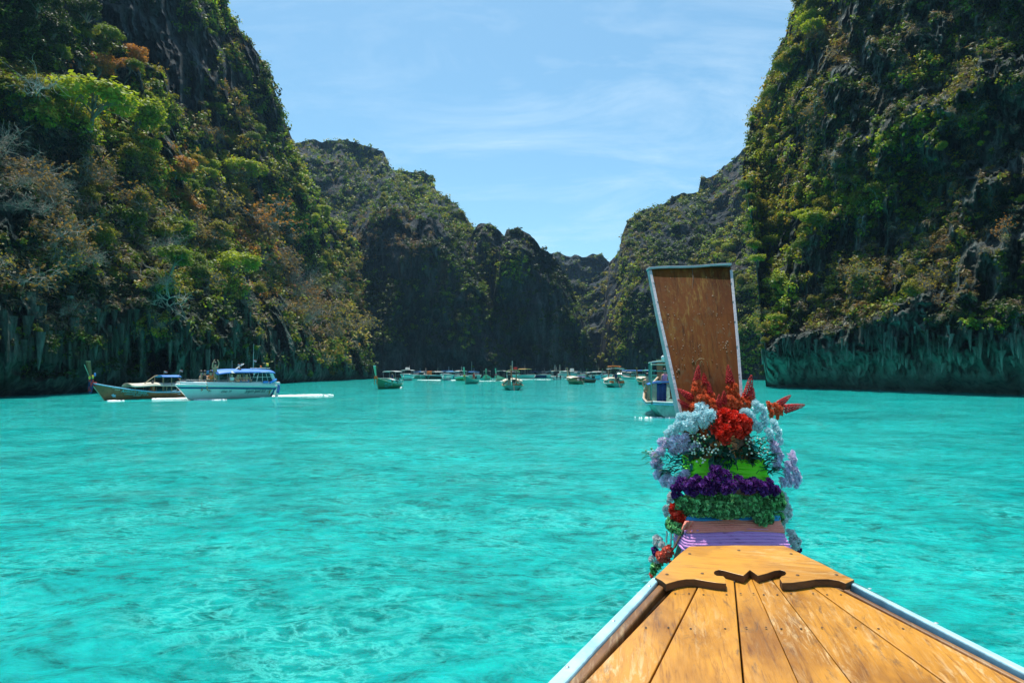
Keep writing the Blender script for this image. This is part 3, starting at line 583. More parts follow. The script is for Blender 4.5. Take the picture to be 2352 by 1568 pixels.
def tree(wall, x, y, rpx, kind, label, group=None, cat='tree', nm=None):
    P, ok, D, v = surf(wall, np.array([float(x)]), np.array([float(y) + rpx * 0.55]))
    if not ok[0]: return None
    p = Vector(P[0]); d = D[0]; s = rpx * d / F * 1.15
    if p.z < 1.2: return None
    out = math.atan2(-p.x * 0.9, p.y) + tg.normal() * 0.35 if 'near' in wall or 'high' in wall else tg.normal() * 0.4   # faces the lagoon
    side = -1 if p.x < 0 else 1
    rz = (0.75 if side < 0 else -0.75) + tg.normal() * 0.35 if abs(p.x) > 25 and ('near' in wall or 'high' in wall) else tg.normal() * 0.4
    nm = nm or {'bare': 'bare_tree', 'pale': 'bare_tree'}.get(kind, 'leafy_tree' if not kind.startswith('bare') else 'sparse_tree')
    e = empty(nm, p - Vector((0, 0, 0.0)), rz, label, cat, group, s)
    q = TP[kind][tg.integers(0, len(TP[kind]))]
    link('trunk', q[0], e); c = link('crown', q[1], e)
    if len(q) > 2 and q[2]: link('leaves', q[2], e)
    if kind not in ('pale',): e.scale = (s * tg.uniform(0.85, 1.3), s, s * tg.uniform(0.75, 1.1))
    return e
# trees that stand out
tree('left_near_slope', 205, 255, 88, 'lime', 'broad lime green tree high on the left slope, its largest bright crown')
tree('left_near_slope', 310, 290, 70, 'lime', 'pale lime green tree just right of the broadest lime crown on the left slope')
tree('left_near_slope', 525, 615, 62, 'lime', 'rounded light green tree alone in the middle of the left slope, above the speedboat')
tree('left_near_slope', 610, 505, 60, 'bare_orange', 'orange leaved half bare tree right of centre on the left slope')
tree('left_near_slope', 545, 400, 50, 'lime', 'yellow green tree on the ledge where the left slope meets the dark crag')
tree('left_near_slope', 372, 690, 60, 'pale', 'white barked leafless tree reaching out low over the left rock wall')
tree('left_near_slope', 80, 195, 60, 'pale', 'pale leafless limb across the upper left foliage near the edge')
tree('left_near_slope', 768, 812, 26, 'gold', 'small golden bush hanging low near the tip of the left cliff')
tree('right_near_cliff', 1792, 660, 36, 'lime', 'bright lime tree low on the right cliff edge, right of the prow board')
tree('right_near_cliff', 1782, 733, 22, 'lime', 'small lime bush just above the green rock band, right of the prow board')
tree('right_near_cliff', 2115, 315, 70, 'lime', 'long lime green bush on the ledge halfway up the right cliff')
tree('right_near_cliff', 2335, 465, 18, 'lime', 'small bright yellow green tuft at the far right edge of the cliff')
tree('right_near_cliff', 1740, 290, 30, 'bare_gold', 'thin yellowing tree sticking out into the sky from the right cliff edge')
tree('left_high_cliff', 610, 180, 18, 'dark', 'small dark tree standing out against the sky on the high left ridge')
# trees that nothing tells apart, by patch: (wall, patches of (x, y, rx, ry, count, rmin, rmax, kinds))
def where_L(x, y):
    c = 'near the left photo edge' if x < 190 else 'above the brown longtail' if x < 400 else 'above the speedboat' if x < 640 else 'near its tip'
    r = 'top' if y < 160 else 'upper' if y < 330 else 'middle' if y < 510 else 'lower' if y < 650 else 'lowest'
    return r, c
def where_R(x, y):
    c = 'along its free edge' if x < 1830 else 'just inside its free edge' if x < 1960 else 'in its middle' if x < 2150 else 'near the right edge'
    r = 'top' if y < 160 else 'upper' if y < 330 else 'middle' if y < 510 else 'lower' if y < 640 else 'lowest'
    return r, c
def grove(wall, patches, seed, group_of):
    g = np.random.default_rng(seed)
    for (bx, by, rx, ry, n, r0, r1, ks) in patches:
        for i in range(n):
            x, y = bx + rx * g.normal() * 0.6, by + ry * g.normal() * 0.6; k = ks[g.integers(0, len(ks))]
            grp = '%s trees %s' % (KN[k], group_of)
            rr = g.uniform(r0, r1); big = 'large' if rr > (r0 + r1) / 2 else 'small'
            if wall in ('left_near_slope', 'right_near_cliff'):
                r_, c_ = (where_L if 'left' in wall else where_R)(x, y)
                lab = '%s %s tree on the %s %s, %s' % (big, KN[k], r_, 'left slope' if 'left' in wall else 'right cliff', c_)
            else: lab = '%s %s tree %s' % (big, KN[k], group_of)
            tree(wall, x, y, rr, k, lab, grp)
KN = dict(lime='lime', green='green', dark='dark', olive='olive', gold='golden', orange='orange', rust='rusty', bare='leafless', bare_orange='sparse orange', bare_gold='sparse yellow', bare_rust='sparse brown')
LI, G, DK, OL, GO, OR_, RU, B, BO, BG, BR = 'lime', 'green', 'dark', 'olive', 'gold', 'orange', 'rust', 'bare', 'bare_orange', 'bare_gold', 'bare_rust'
grove('left_near_slope', [(100, 60, 90, 60, 12, 26, 44, [DK, DK, G]), (210, 100, 60, 40, 7, 24, 38, [DK, G, OL]), (290, 170, 90, 30, 9, 22, 38, [GO, OL, G, OR_]), (370, 225, 40, 50, 6, 22, 32, [G, OL, LI]),
    (120, 240, 90, 50, 7, 26, 44, [LI, OL, G]), (330, 340, 60, 40, 6, 24, 36, [LI, OL, GO]), (90, 400, 90, 80, 11, 34, 60, [B, B, BR]), (230, 420, 90, 60, 9, 30, 54, [B, BR, OL]), (400, 420, 50, 60, 7, 24, 36, [OR_, G, OL, BO]),
    (150, 560, 130, 70, 13, 34, 62, [B, B, BR, BG]), (330, 560, 90, 70, 11, 30, 56, [B, BR, OL, G]), (480, 480, 60, 60, 8, 28, 50, [BG, OL, BR]), (590, 400, 40, 24, 5, 20, 32, [LI, G, OL]), (460, 380, 40, 24, 4, 20, 30, [LI, GO]),
    (640, 590, 60, 60, 8, 26, 46, [BO, BR, B]), (700, 680, 60, 50, 8, 24, 44, [B, BR, BO]), (780, 740, 50, 50, 8, 20, 36, [BR, B, BG]), (740, 610, 40, 50, 5, 20, 32, [G, OL]), (450, 640, 60, 30, 5, 24, 40, [BG, OL, G]),
    (560, 700, 60, 30, 4, 22, 36, [B, OL]), (340, 730, 60, 24, 3, 20, 32, [BG, B]), (80, 690, 60, 30, 3, 24, 36, [B, BR])], 51, 'on the left slope')
grove('left_high_cliff', [(490, 290, 40, 50, 5, 16, 28, [OL, BR, G]), (570, 330, 40, 50, 5, 14, 24, [OL, G]), (645, 430, 30, 60, 5, 14, 24, [G, DK, OL]), (720, 500, 40, 50, 6, 14, 26, [OL, G, LI]), (800, 620, 30, 50, 6, 14, 24, [OL, BR, G]), (530, 60, 20, 40, 3, 12, 18, [G, LI])], 52, 'on the high dark crag behind the left slope')
grove('right_near_cliff', [(1716, 440, 8, 20, 3, 16, 24, [OL, G]), (1728, 520, 8, 24, 4, 15, 24, [OL, LI, G]), (1744, 600, 8, 40, 5, 15, 24, [OL, G, LI]), (1752, 700, 8, 50, 6, 14, 24, [G, OL, BG]), (1758, 790, 8, 24, 3, 12, 20, [OL, G]), (1850, 30, 30, 50, 5, 22, 36, [LI, OL, G]), (1810, 130, 30, 50, 6, 22, 34, [OL, G, GO]), (1775, 240, 30, 60, 6, 20, 32, [OL, G, BG]), (1755, 360, 30, 60, 7, 20, 32, [OL, LI, G]), (1765, 460, 40, 40, 5, 20, 32, [GO, G, OL]),
    (1800, 545, 50, 40, 7, 24, 38, [LI, OL, G]), (1860, 490, 60, 40, 6, 24, 38, [LI, OL, GO]), (1960, 450, 70, 30, 6, 20, 34, [LI, G, OL]), (1890, 250, 50, 80, 5, 22, 36, [BR, OL, BG]), (2050, 340, 60, 20, 4, 20, 30, [LI, G]),
    (2220, 260, 60, 30, 5, 24, 42, [B, BR, OL]), (1970, 640, 60, 30, 5, 22, 38, [BG, BR, GO]), (2130, 640, 80, 30, 6, 20, 34, [BR, BG, OL]), (2180, 560, 70, 30, 4, 18, 30, [BO, BR]), (1900, 690, 30, 40, 3, 16, 26, [B, OL]), (2270, 740, 40, 20, 3, 14, 22, [LI, G]), (2130, 160, 50, 20, 3, 18, 30, [BG, OL])], 53, 'on the right cliff')
grove('right_wooded_slope', [(1670, 570, 40, 40, 6, 14, 24, [G, LI, OL]), (1715, 680, 20, 70, 8, 14, 24, [G, OL, DK]), (1535, 790, 16, 40, 3, 12, 18, [LI, G])], 54, 'on the wooded slope behind the prow board')
grove('central_mountain', [(920, 440, 50, 30, 6, 10, 16, [G, OL]), (1030, 490, 40, 18, 5, 9, 15, [G, OL, LI])], 55, 'on the shoulder of the middle mountain')
grove('right_middle_mountain', [(1500, 505, 40, 20, 6, 9, 15, [G, OL]), (1425, 720, 12, 70, 6, 9, 15, [LI, OL, G])], 56, 'on the mountain left of the prow board')
# alike trees of one patch: told apart by their order from left to right
_same = {}
for o in list(COL.objects):
    if o.type == 'EMPTY' and o.get('label') and 'tree' in o.name: _same.setdefault(o['label'], []).append(o)
for lab, os_ in _same.items():
    if len(os_) < 2: continue
    os_.sort(key=lambda o: o.location.x / o.location.y); n = len(os_)
    W = {2: ['left', 'right'], 3: ['leftmost', 'middle', 'rightmost']}.get(n, ['leftmost', 'second', 'third', 'fourth', 'fifth', 'sixth', 'seventh', 'eighth', 'ninth', 'tenth'][:n - 1] + ['rightmost'])
    for w, o in zip(W, os_): o['label'] = w + ' ' + lab
# ------------------------------------------------------------------ building blocks for boats and people
def MC(name, c, rough=0.5, **k):
    key = 'M_' + name
    if key in bpy.data.materials: return bpy.data.materials[key]
    return simple(key, c, rough, **k)
WHITE = MC('white_paint', (0.72, 0.72, 0.70), 0.35, var=0.06); GEL = MC('white_gelcoat', (0.74, 0.76, 0.74), 0.2, var=0.04)
NAVY = MC('navy_paint', (0.02, 0.06, 0.22), 0.35); BLUE = MC('blue_tarp', (0.05, 0.22, 0.62), 0.5, var=0.15, scale=2, bump=0.3); SKYB = MC('light_blue_paint', (0.20, 0.50, 0.68), 0.45, var=0.2)
TEAL = MC('teal_paint', (0.03, 0.27, 0.22), 0.45, var=0.3, scale=2); GREENP = MC('green_paint', (0.03, 0.16, 0.07), 0.45, var=0.3, scale=2); PALEG = MC('pale_green_paint', (0.30, 0.45, 0.30), 0.5, var=0.2)
BROWNW = MC('brown_wood', (0.20, 0.10, 0.035), 0.5, var=0.35, scale=3); DARKW = MC('dark_wood', (0.07, 0.04, 0.02), 0.6, var=0.3); PALEW = MC('pale_wood', (0.42, 0.30, 0.17), 0.7, var=0.2); FLOORW = MC('floor_boards', (0.28, 0.18, 0.09), 0.7, var=0.3)
STEEL = MC('dull_steel', (0.42, 0.44, 0.46), 0.38, metal=0.85, var=0.15); BLACK = MC('black_engine', (0.02, 0.02, 0.02), 0.45); GLASS = MC('smoked_glass', (0.02, 0.03, 0.035), 0.08, var=0.1)
CREAM = MC('cream_tarp', (0.62, 0.58, 0.46), 0.8, var=0.15, bump=0.3, scale=2); ORANGEP = MC('orange_cloth', (0.75, 0.17, 0.03), 0.7, var=0.2); REDP = MC('red_cloth', (0.55, 0.03, 0.03), 0.7, var=0.2); YELLOWP = MC('yellow_cloth', (0.78, 0.52, 0.06), 0.6)
PINKP = MC('pink_cloth', (0.75, 0.25, 0.35), 0.7); NAVYCL = MC('dark_blue_cloth', (0.02, 0.03, 0.12), 0.7); TURQ = MC('turquoise_letters', (0.10, 0.55, 0.58), 0.5); GREYL = MC('grey_letters', (0.06, 0.07, 0.08), 0.5); WHITEL = MC('white_letters', (0.65, 0.68, 0.60), 0.5)
ROPE = MC('rope', (0.33, 0.22, 0.10), 0.9); SKIN = MC('skin', (0.50, 0.27, 0.17), 0.5, var=0.08); SKIN2 = MC('tanned_skin', (0.34, 0.17, 0.10), 0.5, var=0.08); HAIR = MC('black_hair', (0.015, 0.012, 0.01), 0.5); SANDC = MC('sand_roof', (0.62, 0.40, 0.12), 0.7)
FOAM = MC('sea_foam', (0.82, 0.86, 0.86), 0.8, var=0.05); LIMEROOF = MC('olive_green_tarp', (0.28, 0.36, 0.14), 0.7, bump=0.3, scale=2)

def box_vf(x0, x1, y0, y1, z0, z1):
    V = [(x0, y0, z0), (x1, y0, z0), (x1, y1, z0), (x0, y1, z0), (x0, y0, z1), (x1, y0, z1), (x1, y1, z1), (x0, y1, z1)]
    return V, [(0, 3, 2, 1), (4, 5, 6, 7), (0, 1, 5, 4), (1, 2, 6, 5), (2, 3, 7, 6), (3, 0, 4, 7)]
def bevel(o, w, seg=2):
    m = o.modifiers.new('bevel', 'BEVEL'); m.width = w; m.segments = seg; m.limit_method = 'ANGLE'; m.angle_limit = math.radians(30); return o
def box(name, x0, x1, y0, y1, z0, z1, mat, parent, bev=0.0):
    V, Q = box_vf(x0, x1, y0, y1, z0, z1); o = mesh_obj(name, V, Q, mat, parent)
    return bevel(o, bev) if bev else o
def tubes(name, paths, mat, parent, r=0.02, sides=6):
    V, Q = tube_np([(p, [r] * len(p)) if not isinstance(p, tuple) else p for p in paths], sides)
    return mesh_obj(name, V.tolist(), Q.tolist(), mat, parent, smooth=True)
def grid_mesh(name, A, mat, parent, smooth=True, thick=0.0, close=False):
    A = np.asarray(A, float); r, c, _ = A.shape
    i = np.arange(r - 1)[:, None]; cc = c if close else c - 1; j = np.arange(cc)[None]; j2 = (j + 1) % c
    Q = np.stack([i * c + j, i * c + j2, (i + 1) * c + j2, (i + 1) * c + j], -1).reshape(-1, 4)
    o = mesh_obj(name, A.reshape(-1, 3).tolist(), Q.tolist(), mat, parent, smooth=smooth)
    if thick: m = o.modifiers.new('thickness', 'SOLIDIFY'); m.thickness = thick; m.offset = 0
    return o
def eval_mesh(o):
    dg = bpy.context.evaluated_depsgraph_get(); dg.update(); me = bpy.data.meshes.new_from_object(o.evaluated_get(dg)); return me
def text_mesh(body, size, shear=0.0, spacing=1.0, width=1.0):
    c = bpy.data.curves.new('letters', 'FONT'); c.body = body; c.size = size; c.shear = shear; c.space_character = spacing; c.resolution_u = 3; c.align_x = 'LEFT'
    o = bpy.data.objects.new('letters_tmp', c); COL.objects.link(o); me = eval_mesh(o)
    bpy.data.objects.remove(o); bpy.data.curves.remove(c)
    for v in me.vertices: v.co.x *= width
    return me

class Hull:
    """a lofted hull, +X is the bow, +Y port; origin on the waterline amidships"""
    def __init__(s, L, B, zs, hb, zk, rake=0.35, full=0.9, ns=26):
        s.L = L; s.u = np.linspace(0, 1, ns); s.zs = pl(zs)(s.u); s.hb = pl(hb)(s.u) * B / 2; s.zk = pl(zk)(s.u); s.rake = rake; s.full = full
    def pt(s, u, w):
        zs = np.interp(u, s.u, s.zs); hb = np.interp(u, s.u, s.hb); zk = np.interp(u, s.u, s.zk)
        z = zk + (zs - zk) * w; y = hb * min(1, w ** 0.5 * s.full + (1 - s.full) * w)
        k = max(0, (u - 0.6) / 0.4) ** 1.3
        return np.array([-s.L / 2 + u * s.L + s.rake * k * (z - zk) , y, z])
    def w_of(s, u, z): zs = np.interp(u, s.u, s.zs); zk = np.interp(u, s.u, s.zk); return min(1, max(0.02, (z - zk) / (zs - zk)))
    def at(s, u, z): return s.pt(u, s.w_of(u, z))
    def build(s, mat, parent, name='hull', floor=0.15, fmat=None, rail=None, rail_r=0.035, wall=0.05):
        W = [0.0, 0.12, 0.3, 0.5, 0.68, 0.8, 0.88, 0.94, 1.0]; A = []
        for u in s.u:
            P = [s.pt(u, w) for w in W]; row = [p * np.array([1, -1, 1]) for p in P[::-1]] + P[1:]; A.append(row)
        h = grid_mesh(name, A, mat, parent)
        n = len(A[0]); V = [tuple(p) for p in A[0]]; mesh_obj('transom', V, [tuple(range(n))], mat, parent)
        fl = []
        for u in s.u[:-1]:
            p = s.at(u, max(floor, np.interp(u, s.u, s.zk) + 0.1)); fl.append([p * np.array([1, -0.97, 1]), p * np.array([1, 0.97, 1])])
        grid_mesh('deck', fl, fmat or FLOORW, parent)
        if rail:
            for sg in (-1, 1): tubes('rail', [[s.pt(u, 1.0) * np.array([1, sg, 1]) + np.array([0, 0, 0.01]) for u in s.u]], rail, parent, rail_r, 6)
        return h
    def text(s, body, size, u0, z, mat, parent, shear=0.3, width=1.0, slope=0.0, name='lettering', spacing=1.0):
        me = text_mesh(body, size, shear, spacing, width); x0 = -s.L / 2 + u0 * s.L
        for v in me.vertices:
            X = x0 - v.co.x; Z = z + v.co.y - slope * v.co.x
            u = (X + s.L / 2) / s.L
            for _ in range(3): p = s.at(u, Z); u += (X - p[0]) / s.L
            p = s.at(u, Z); v.co = (X, p[1] + 0.025, Z)
        me.materials.append(mat); return link(name, me, parent)

LT_SHEER = [(0, 0.62), (0.2, 0.52), (0.5, 0.58), (0.75, 0.88), (0.9, 1.2), (1, 1.5)]
LT_BEAM = [(0, 0.62), (0.12, 0.82), (0.35, 1.0), (0.6, 0.94), (0.8, 0.66), (0.92, 0.34), (1, 0.07)]
LT_KEEL = [(0, -0.12), (0.3, -0.35), (0.8, -0.3), (0.95, -0.2), (1, -0.1)]
def prow(e, h, mat, cap, w0=0.16, w1=0.34, hgt=1.55, out=0.75, sashes=(), band=None):
    b = h.pt(0.985, 1.0); A = []
    for k, q in enumerate(np.linspace(0, 1, 6)):
        c = np.array([b[0] + out * q ** 0.9, 0, b[2] - 0.25 + (hgt + 0.25) * q]); w = w0 / 2 + (w1 - w0) / 2 * q ** 1.3; t = 0.07 + 0.03 * q
        A.append([c + np.array(v) for v in ((-t, -w, 0), (t, -w * .6, 0), (t, w * .6, 0), (-t, w, 0))])
    grid_mesh('prow_post', A, mat, e, smooth=False, close=True)
    top = A[-1]; V = [tuple(p + np.array([0, 0, -0.02])) for p in top] + [tuple(p + np.array([0, 0, 0.06])) for p in top]
    mesh_obj('prow_cap', V, [(4, 5, 6, 7), (0, 1, 5, 4), (1, 2, 6, 5), (2, 3, 7, 6), (3, 0, 4, 7)], cap, e)
    for i, m in enumerate(sashes):                  # cloth wound round the post, its ends hanging
        q = 0.12 + 0.11 * i; c = np.array([b[0] + out * q ** 0.9, 0, b[2] - 0.25 + (hgt + 0.25) * q]); R = []
        for zz, rr in ((-0.09, 0.17), (-0.05, 0.21), (0, 0.19), (0.05, 0.21), (0.09, 0.16)):
            R.append([c + np.array([rr * math.cos(a) * 0.9, rr * math.sin(a) * (0.8 + w0), zz]) for a in np.linspace(0, 2 * math.pi, 11)[:-1]])
        s_ = grid_mesh('sash', R, m, e, close=True)
        for sg in (-1, 1):
            R = [[c + np.array([-0.05 + 0.04 * j + 0.02 * k, sg * (0.17 + 0.03 * math.sin(k + i)), -0.05 - 0.16 * k - 0.05 * i]) for j in range(4)] for k in range(6)]
            grid_mesh('sash_end', R, m, s_, thick=0.015)
def posts(e, pts, zt, mat, r=0.022, name='canopy_post'):
    for p in pts: tubes(name, [[p, (p[0], p[1], zt)]], mat, e, r, 5)
def roof(e, x0, x1, w, z, mat, name='canopy', arch=0.12, tilt=0.0, thick=0.04, sag=0.0):
    A = [[(x, w * math.sin(a) / math.sin(1.1), z + tilt * (x - x0) - sag * math.sin((x - x0) / (x1 - x0) * math.pi * 3) - arch * (1 - math.cos(a)) / (1 - math.cos(1.1))) for a in np.linspace(-1.1, 1.1, 9)] for x in np.linspace(x0, x1, 9)]
    return grid_mesh(name, A, mat, e, thick=thick)
def flag(e, p, mats, h=0.5, w=0.32, hh=0.2):
    tubes('flag_pole', [[p, (p[0], p[1], p[2] + h)]], STEEL, e, 0.012, 4)
    n = len(mats); z = p[2] + h - hh
    f = None
    for i, m in enumerate(mats):
        A = [[(p[0] - w * j / 5, p[1] + 0.04 * math.sin(j * 1.3), z + hh * (i + k) / n - 0.05 * j / 5) for j in range(6)] for k in (0, 1)]
        o = grid_mesh('flag' if f is None else 'flag_stripe', A, m, f or e, thick=0.006)
        f = f or o
def engine(e, h, y=0.0, L=2.6, down=0.35):
    b = -h.L / 2 + 0.25; z = float(h.zs[0])
    V, Q = box_vf(b - 0.35, b + 0.35, y - 0.17, y + 0.17, z + 0.25, z + 0.72); o = bevel(mesh_obj('engine', V, Q, BLACK, e), 0.05)
    tubes('engine_stand', [[(b, y, z - 0.3), (b, y, z + 0.3)]], BLACK, e, 0.05, 6)
    tubes('exhaust_pipe', [[(b + 0.1, y + 0.1, z + 0.7), (b + 0.1, y + 0.12, z + 1.1), (b - 0.1, y + 0.14, z + 1.25)]], BLACK, o, 0.035, 6)
    tubes('propeller_shaft', [[(b - 0.3, y, z + 0.4), (b - L, y, -0.15 if down else z + 0.1)]], DARKW, e, 0.03, 6)
    tubes('tiller', [[(b + 0.3, y, z + 0.5), (b + 1.1, y, z + 0.75)]], STEEL, e, 0.02, 5)
def longtail(x, yw, rz, L, B, hull, rail, label, group=None, prow_m=None, cap=PALEW, canopy=None, low=None, sashes=(), eng=True, cz=2.1, scale=1.0, letters=(), extra=None, beam=1.0, nm='longtail_boat', down=1):
    p = wpos(x, yw); e = empty(nm, (p.x, p.y, 0.02), math.radians(rz), label, 'boat', group, scale)
    h = Hull(L, B, [(a, z * 1.0) for a, z in LT_SHEER], LT_BEAM, LT_KEEL, 0.55)
    h.build(hull, e, rail=rail, rail_r=0.045)
    prow(e, h, prow_m or hull, cap, sashes=sashes)
    if canopy:
        x0, x1 = -L * 0.36, -L * 0.02; roof(e, x0, x1, B * 0.42, cz, canopy, arch=0.1)
        posts(e, [(xx_, sg * B * 0.38, 0.4) for xx_ in (x0 + 0.1, x1 - 0.1) for sg in (-1, 1)], cz - 0.08, STEEL)
    if low:
        roof(e, -L * 0.2, L * 0.22, B * 0.47, 1.25, low, 'awning', 0.25, 0.05, sag=0.03)
        posts(e, [(xx_, sg * B * 0.42, 0.4) for xx_ in (-L * .18, 0.0, L * .2) for sg in (-1, 1)], 1.02, STEEL, name='awning_post')
    for k in range(4): box('bench', -L * .25 + k * L * .13, -L * .25 + k * L * .13 + 0.25, -B * .4, B * .4, 0.36, 0.41, PALEW, e)
    if eng: engine(e, h, down=down)
    for (t, sz, u, z, m, sl) in letters: h.text(t, sz, u, z, m, e, slope=sl)
    return e, h
def person(name_label, p, rz, pose='sit', skin=None, hair=HAIR, top=None, hat=None, scale=1.0, group=None, head=0.0):
    """a whole figure, one skinned body; p is the seat or the soles"""
    skin = skin or SKIN
    e = empty('person', p, rz, name_label, 'person', group, scale)
    sit = pose in ('sit', 'lean'); hz = 0.0 if sit else 0.88
    J = {}; E = []
    def j(n, c, r): J[n] = (c, r)
    lean = 0.12 if pose == 'lean' else 0.03
    j('pelvis', (0, 0, hz + 0.08), 0.15); j('waist', (lean * .4, 0, hz + 0.25), 0.125); j('chest', (lean, 0, hz + 0.44), 0.155); j('neck', (lean * 1.2, 0, hz + 0.60), 0.058); j('head0', (lean * 1.35 + .01, 0, hz + 0.68), 0.085); j('head1', (lean * 1.4 + .015, 0, hz + 0.80), 0.09)
    E += [('pelvis', 'waist'), ('waist', 'chest'), ('chest', 'neck'), ('neck', 'head0'), ('head0', 'head1')]
    for s, sg in (('l', 1), ('r', -1)):
        j('sh' + s, (lean, sg * 0.19, hz + 0.52), 0.06); E.append(('chest', 'sh' + s))
        if pose == 'photo': el, ha = (lean + 0.08, sg * 0.22, hz + 0.80), (lean + 0.12, sg * 0.09, hz + 1.06)
        elif pose == 'lean': el, ha = (lean + 0.15, sg * 0.26, hz + 0.30), (lean + 0.38, sg * 0.14, hz + 0.30)
        elif pose == 'stand': el, ha = (0.02, sg * 0.25, hz + 0.26), (0.08, sg * 0.27, hz + 0.0)
        elif pose == 'drive': el, ha = (0.02, sg * 0.26, hz + 0.26), (0.25, sg * 0.2, hz + 0.2)
        else: el, ha = (lean + 0.04, sg * 0.25, hz + 0.27), (lean + 0.24, sg * 0.17, hz + 0.16)
        j('el' + s, el, 0.043); j('ha' + s, ha, 0.034); E += [('sh' + s, 'el' + s), ('el' + s, 'ha' + s)]
        if pose == 'lean': kn, an, to = (0.10, sg * 0.13, -0.33), (-0.32, sg * 0.12, -0.36), (-0.45, sg * 0.12, -0.38)
        elif sit: kn, an, to = (0.42, sg * 0.13, 0.06), (0.44, sg * 0.12, -0.36), (0.56, sg * 0.12, -0.40)
        else: kn, an, to = (0.03, sg * 0.10, 0.47), (0.0, sg * 0.10, 0.07), (0.14, sg * 0.10, 0.03)
        j('hip' + s, (0.02, sg * 0.09, hz + 0.04), 0.095); j('kn' + s, kn, 0.06); j('an' + s, an, 0.042); j('to' + s, to, 0.035)
        E += [('pelvis', 'hip' + s), ('hip' + s, 'kn' + s), ('kn' + s, 'an' + s), ('an' + s, 'to' + s)]
    names = list(J); me = bpy.data.meshes.new('body'); me.from_pydata([J[n][0] for n in names], [(names.index(a), names.index(b)) for a, b in E], [])
    o = bpy.data.objects.new('body_tmp', me); COL.objects.link(o); o.modifiers.new('s', 'SKIN')
    sv = me.skin_vertices[0].data
    for i, n in enumerate(names): sv[i].radius = (J[n][1], J[n][1] * (0.72 if n in ('chest', 'waist', 'pelvis') else 1)) if n in ('chest', 'waist') else (J[n][1],) * 2
    sv[0].use_root = True
    ss = o.modifiers.new('u', 'SUBSURF'); ss.levels = 1; ss.render_levels = 1
    bm = eval_mesh(o); bpy.data.objects.remove(o)
    bm.materials.clear(); bm.materials.append(skin); bm.polygons.foreach_set('use_smooth', [True] * len(bm.polygons)); bm.name = 'body'
    link('body', bm, e)
    def ell(nm, c, r, m, cut=-1.0, n=8):
        A = [[(c[0] + r[0] * math.cos(a) * math.cos(b), c[1] + r[1] * math.sin(a) * math.cos(b), c[2] + r[2] * math.sin(b)) for a in np.linspace(0, 2 * math.pi, n + 1)[:-1]] for b in np.linspace(cut, math.pi / 2 - 0.05, 6)]
        return grid_mesh(nm, A, m, e, close=True, thick=0.01)
    hc = J['head1'][0]
    ell('hair', (hc[0] - 0.025, 0, hc[2] + 0.0), (0.115, 0.108, 0.115), hair, -0.5)
    if hat: ell('hat', (hc[0], 0, hc[2] + 0.03), (0.125, 0.12, 0.12), hat, 0.0); ell('hat_brim', (hc[0] + 0.03, 0, hc[2] + 0.03), (0.19, 0.16, 0.02), hat, 0.0)
    if top:
        c0, c1, c2 = (np.array(J[k][0]) for k in ('pelvis', 'waist', 'chest')); A = []
        for c, ra, rb in ((c0 - [0, 0, .08], .16, .18), (c0, .155, .175), (c1, .135, .16), (c2, .15, .2), (c2 + [0, 0, .09], .12, .21), (c2 + [0, 0, .13], .07, .1)):
            A.append([(c[0] + ra * math.cos(a), c[1] + rb * math.sin(a), c[2]) for a in np.linspace(0, 2 * math.pi, 13)[:-1]])
        grid_mesh('shirt', A, top, e, close=True, thick=0.01)
    return e
def aboard(e, v): return e.matrix_basis @ Vector(v)
def foam(label, pts, w, n, seed, hmax=0.12, size=0.16):
    n = int(n * 2.2); hmax *= 0.45; size *= 0.5; w *= 1.25
    """broken white water along a line of surface points"""
    g = np.random.default_rng(seed); pts = [np.array(p, float) for p in pts]; T = np.linspace(0, 1, len(pts)); V, Fc = [], []
    for i in range(n):
        t = g.random(); c = np.array([np.interp(t, T, [p[a] for p in pts]) for a in range(2)])
        ww = w * (0.3 + t); c += g.normal(size=2) * ww * 0.4; s = size * g.uniform(0.4, 1.5); hh = hmax * g.uniform(0.2, 1.0) * (1.1 - t); a0 = g.random() * 6; k = len(V)
        m = 6
        for q in range(m): a = a0 + q * 2 * math.pi / m; r = s * g.uniform(0.5, 1.3); V.append((c[0] + r * math.cos(a) * 1.5, c[1] + r * math.sin(a), 0.0 - 0.03))
        V.append((c[0], c[1], 0.04 + hh))
        Fc += [(k + q, k + (q + 1) % m, k + m) for q in range(m)]
    o = mesh_obj('wake_foam', V, Fc, FOAM, smooth=True); tag(o, label or 'broken white foam on the turquoise water behind a moving boat', None, None, 'stuff'); return o

# ------------------------------------------------------------------ white speedboat on the left
def speed_hull(L, B, H): return Hull(L, B, [(0, H * .86), (0.5, H * .97), (0.85, H * 1.06), (1, H * 1.1)], [(0, .9), (0.4, 1.0), (0.7, 0.92), (0.88, 0.6), (1, 0.06)], [(0, -0.3), (0.6, -0.35), (0.85, -0.25), (0.97, -0.1), (1, 0.0)], 0.95, 0.85)
def band_on(h, w0z, w1z, mat, parent, name, out=0.022, u0=0.0, u1=1.0, both=True):
    for sg in ((-1, 1) if both else (1,)):
        A = []
        for u in np.linspace(u0, u1, 24):
            zs = np.interp(u, h.u, h.zs); row = []
            for dz in np.linspace(w0z, w1z, 3): p = h.at(u, zs + dz); row.append([p[0] + out * (u > .97), sg * (p[1] + 0.004 + out), p[2]])
            A.append(row)
        grid_mesh(name, A, mat, parent, thick=0.01)
pB = Vector((-24.35, 54.2, 0.03)); rzB = math.radians(-117.6)
sp = empty('speedboat', pB, rzB, 'large white speedboat under a blue roof carrying tourists, left side of the lagoon', 'boat', None, 0.95)
hS = speed_hull(8.4, 2.7, 1.18); hS.build(GEL, sp, floor=0.55, fmat=WHITE, rail=GEL, rail_r=0.05)
band_on(hS, -0.34, -0.20, NAVY, sp, 'blue_stripe')
band_on(hS, -0.18, 0.03, GEL, sp, 'rub_rail', 0.05)
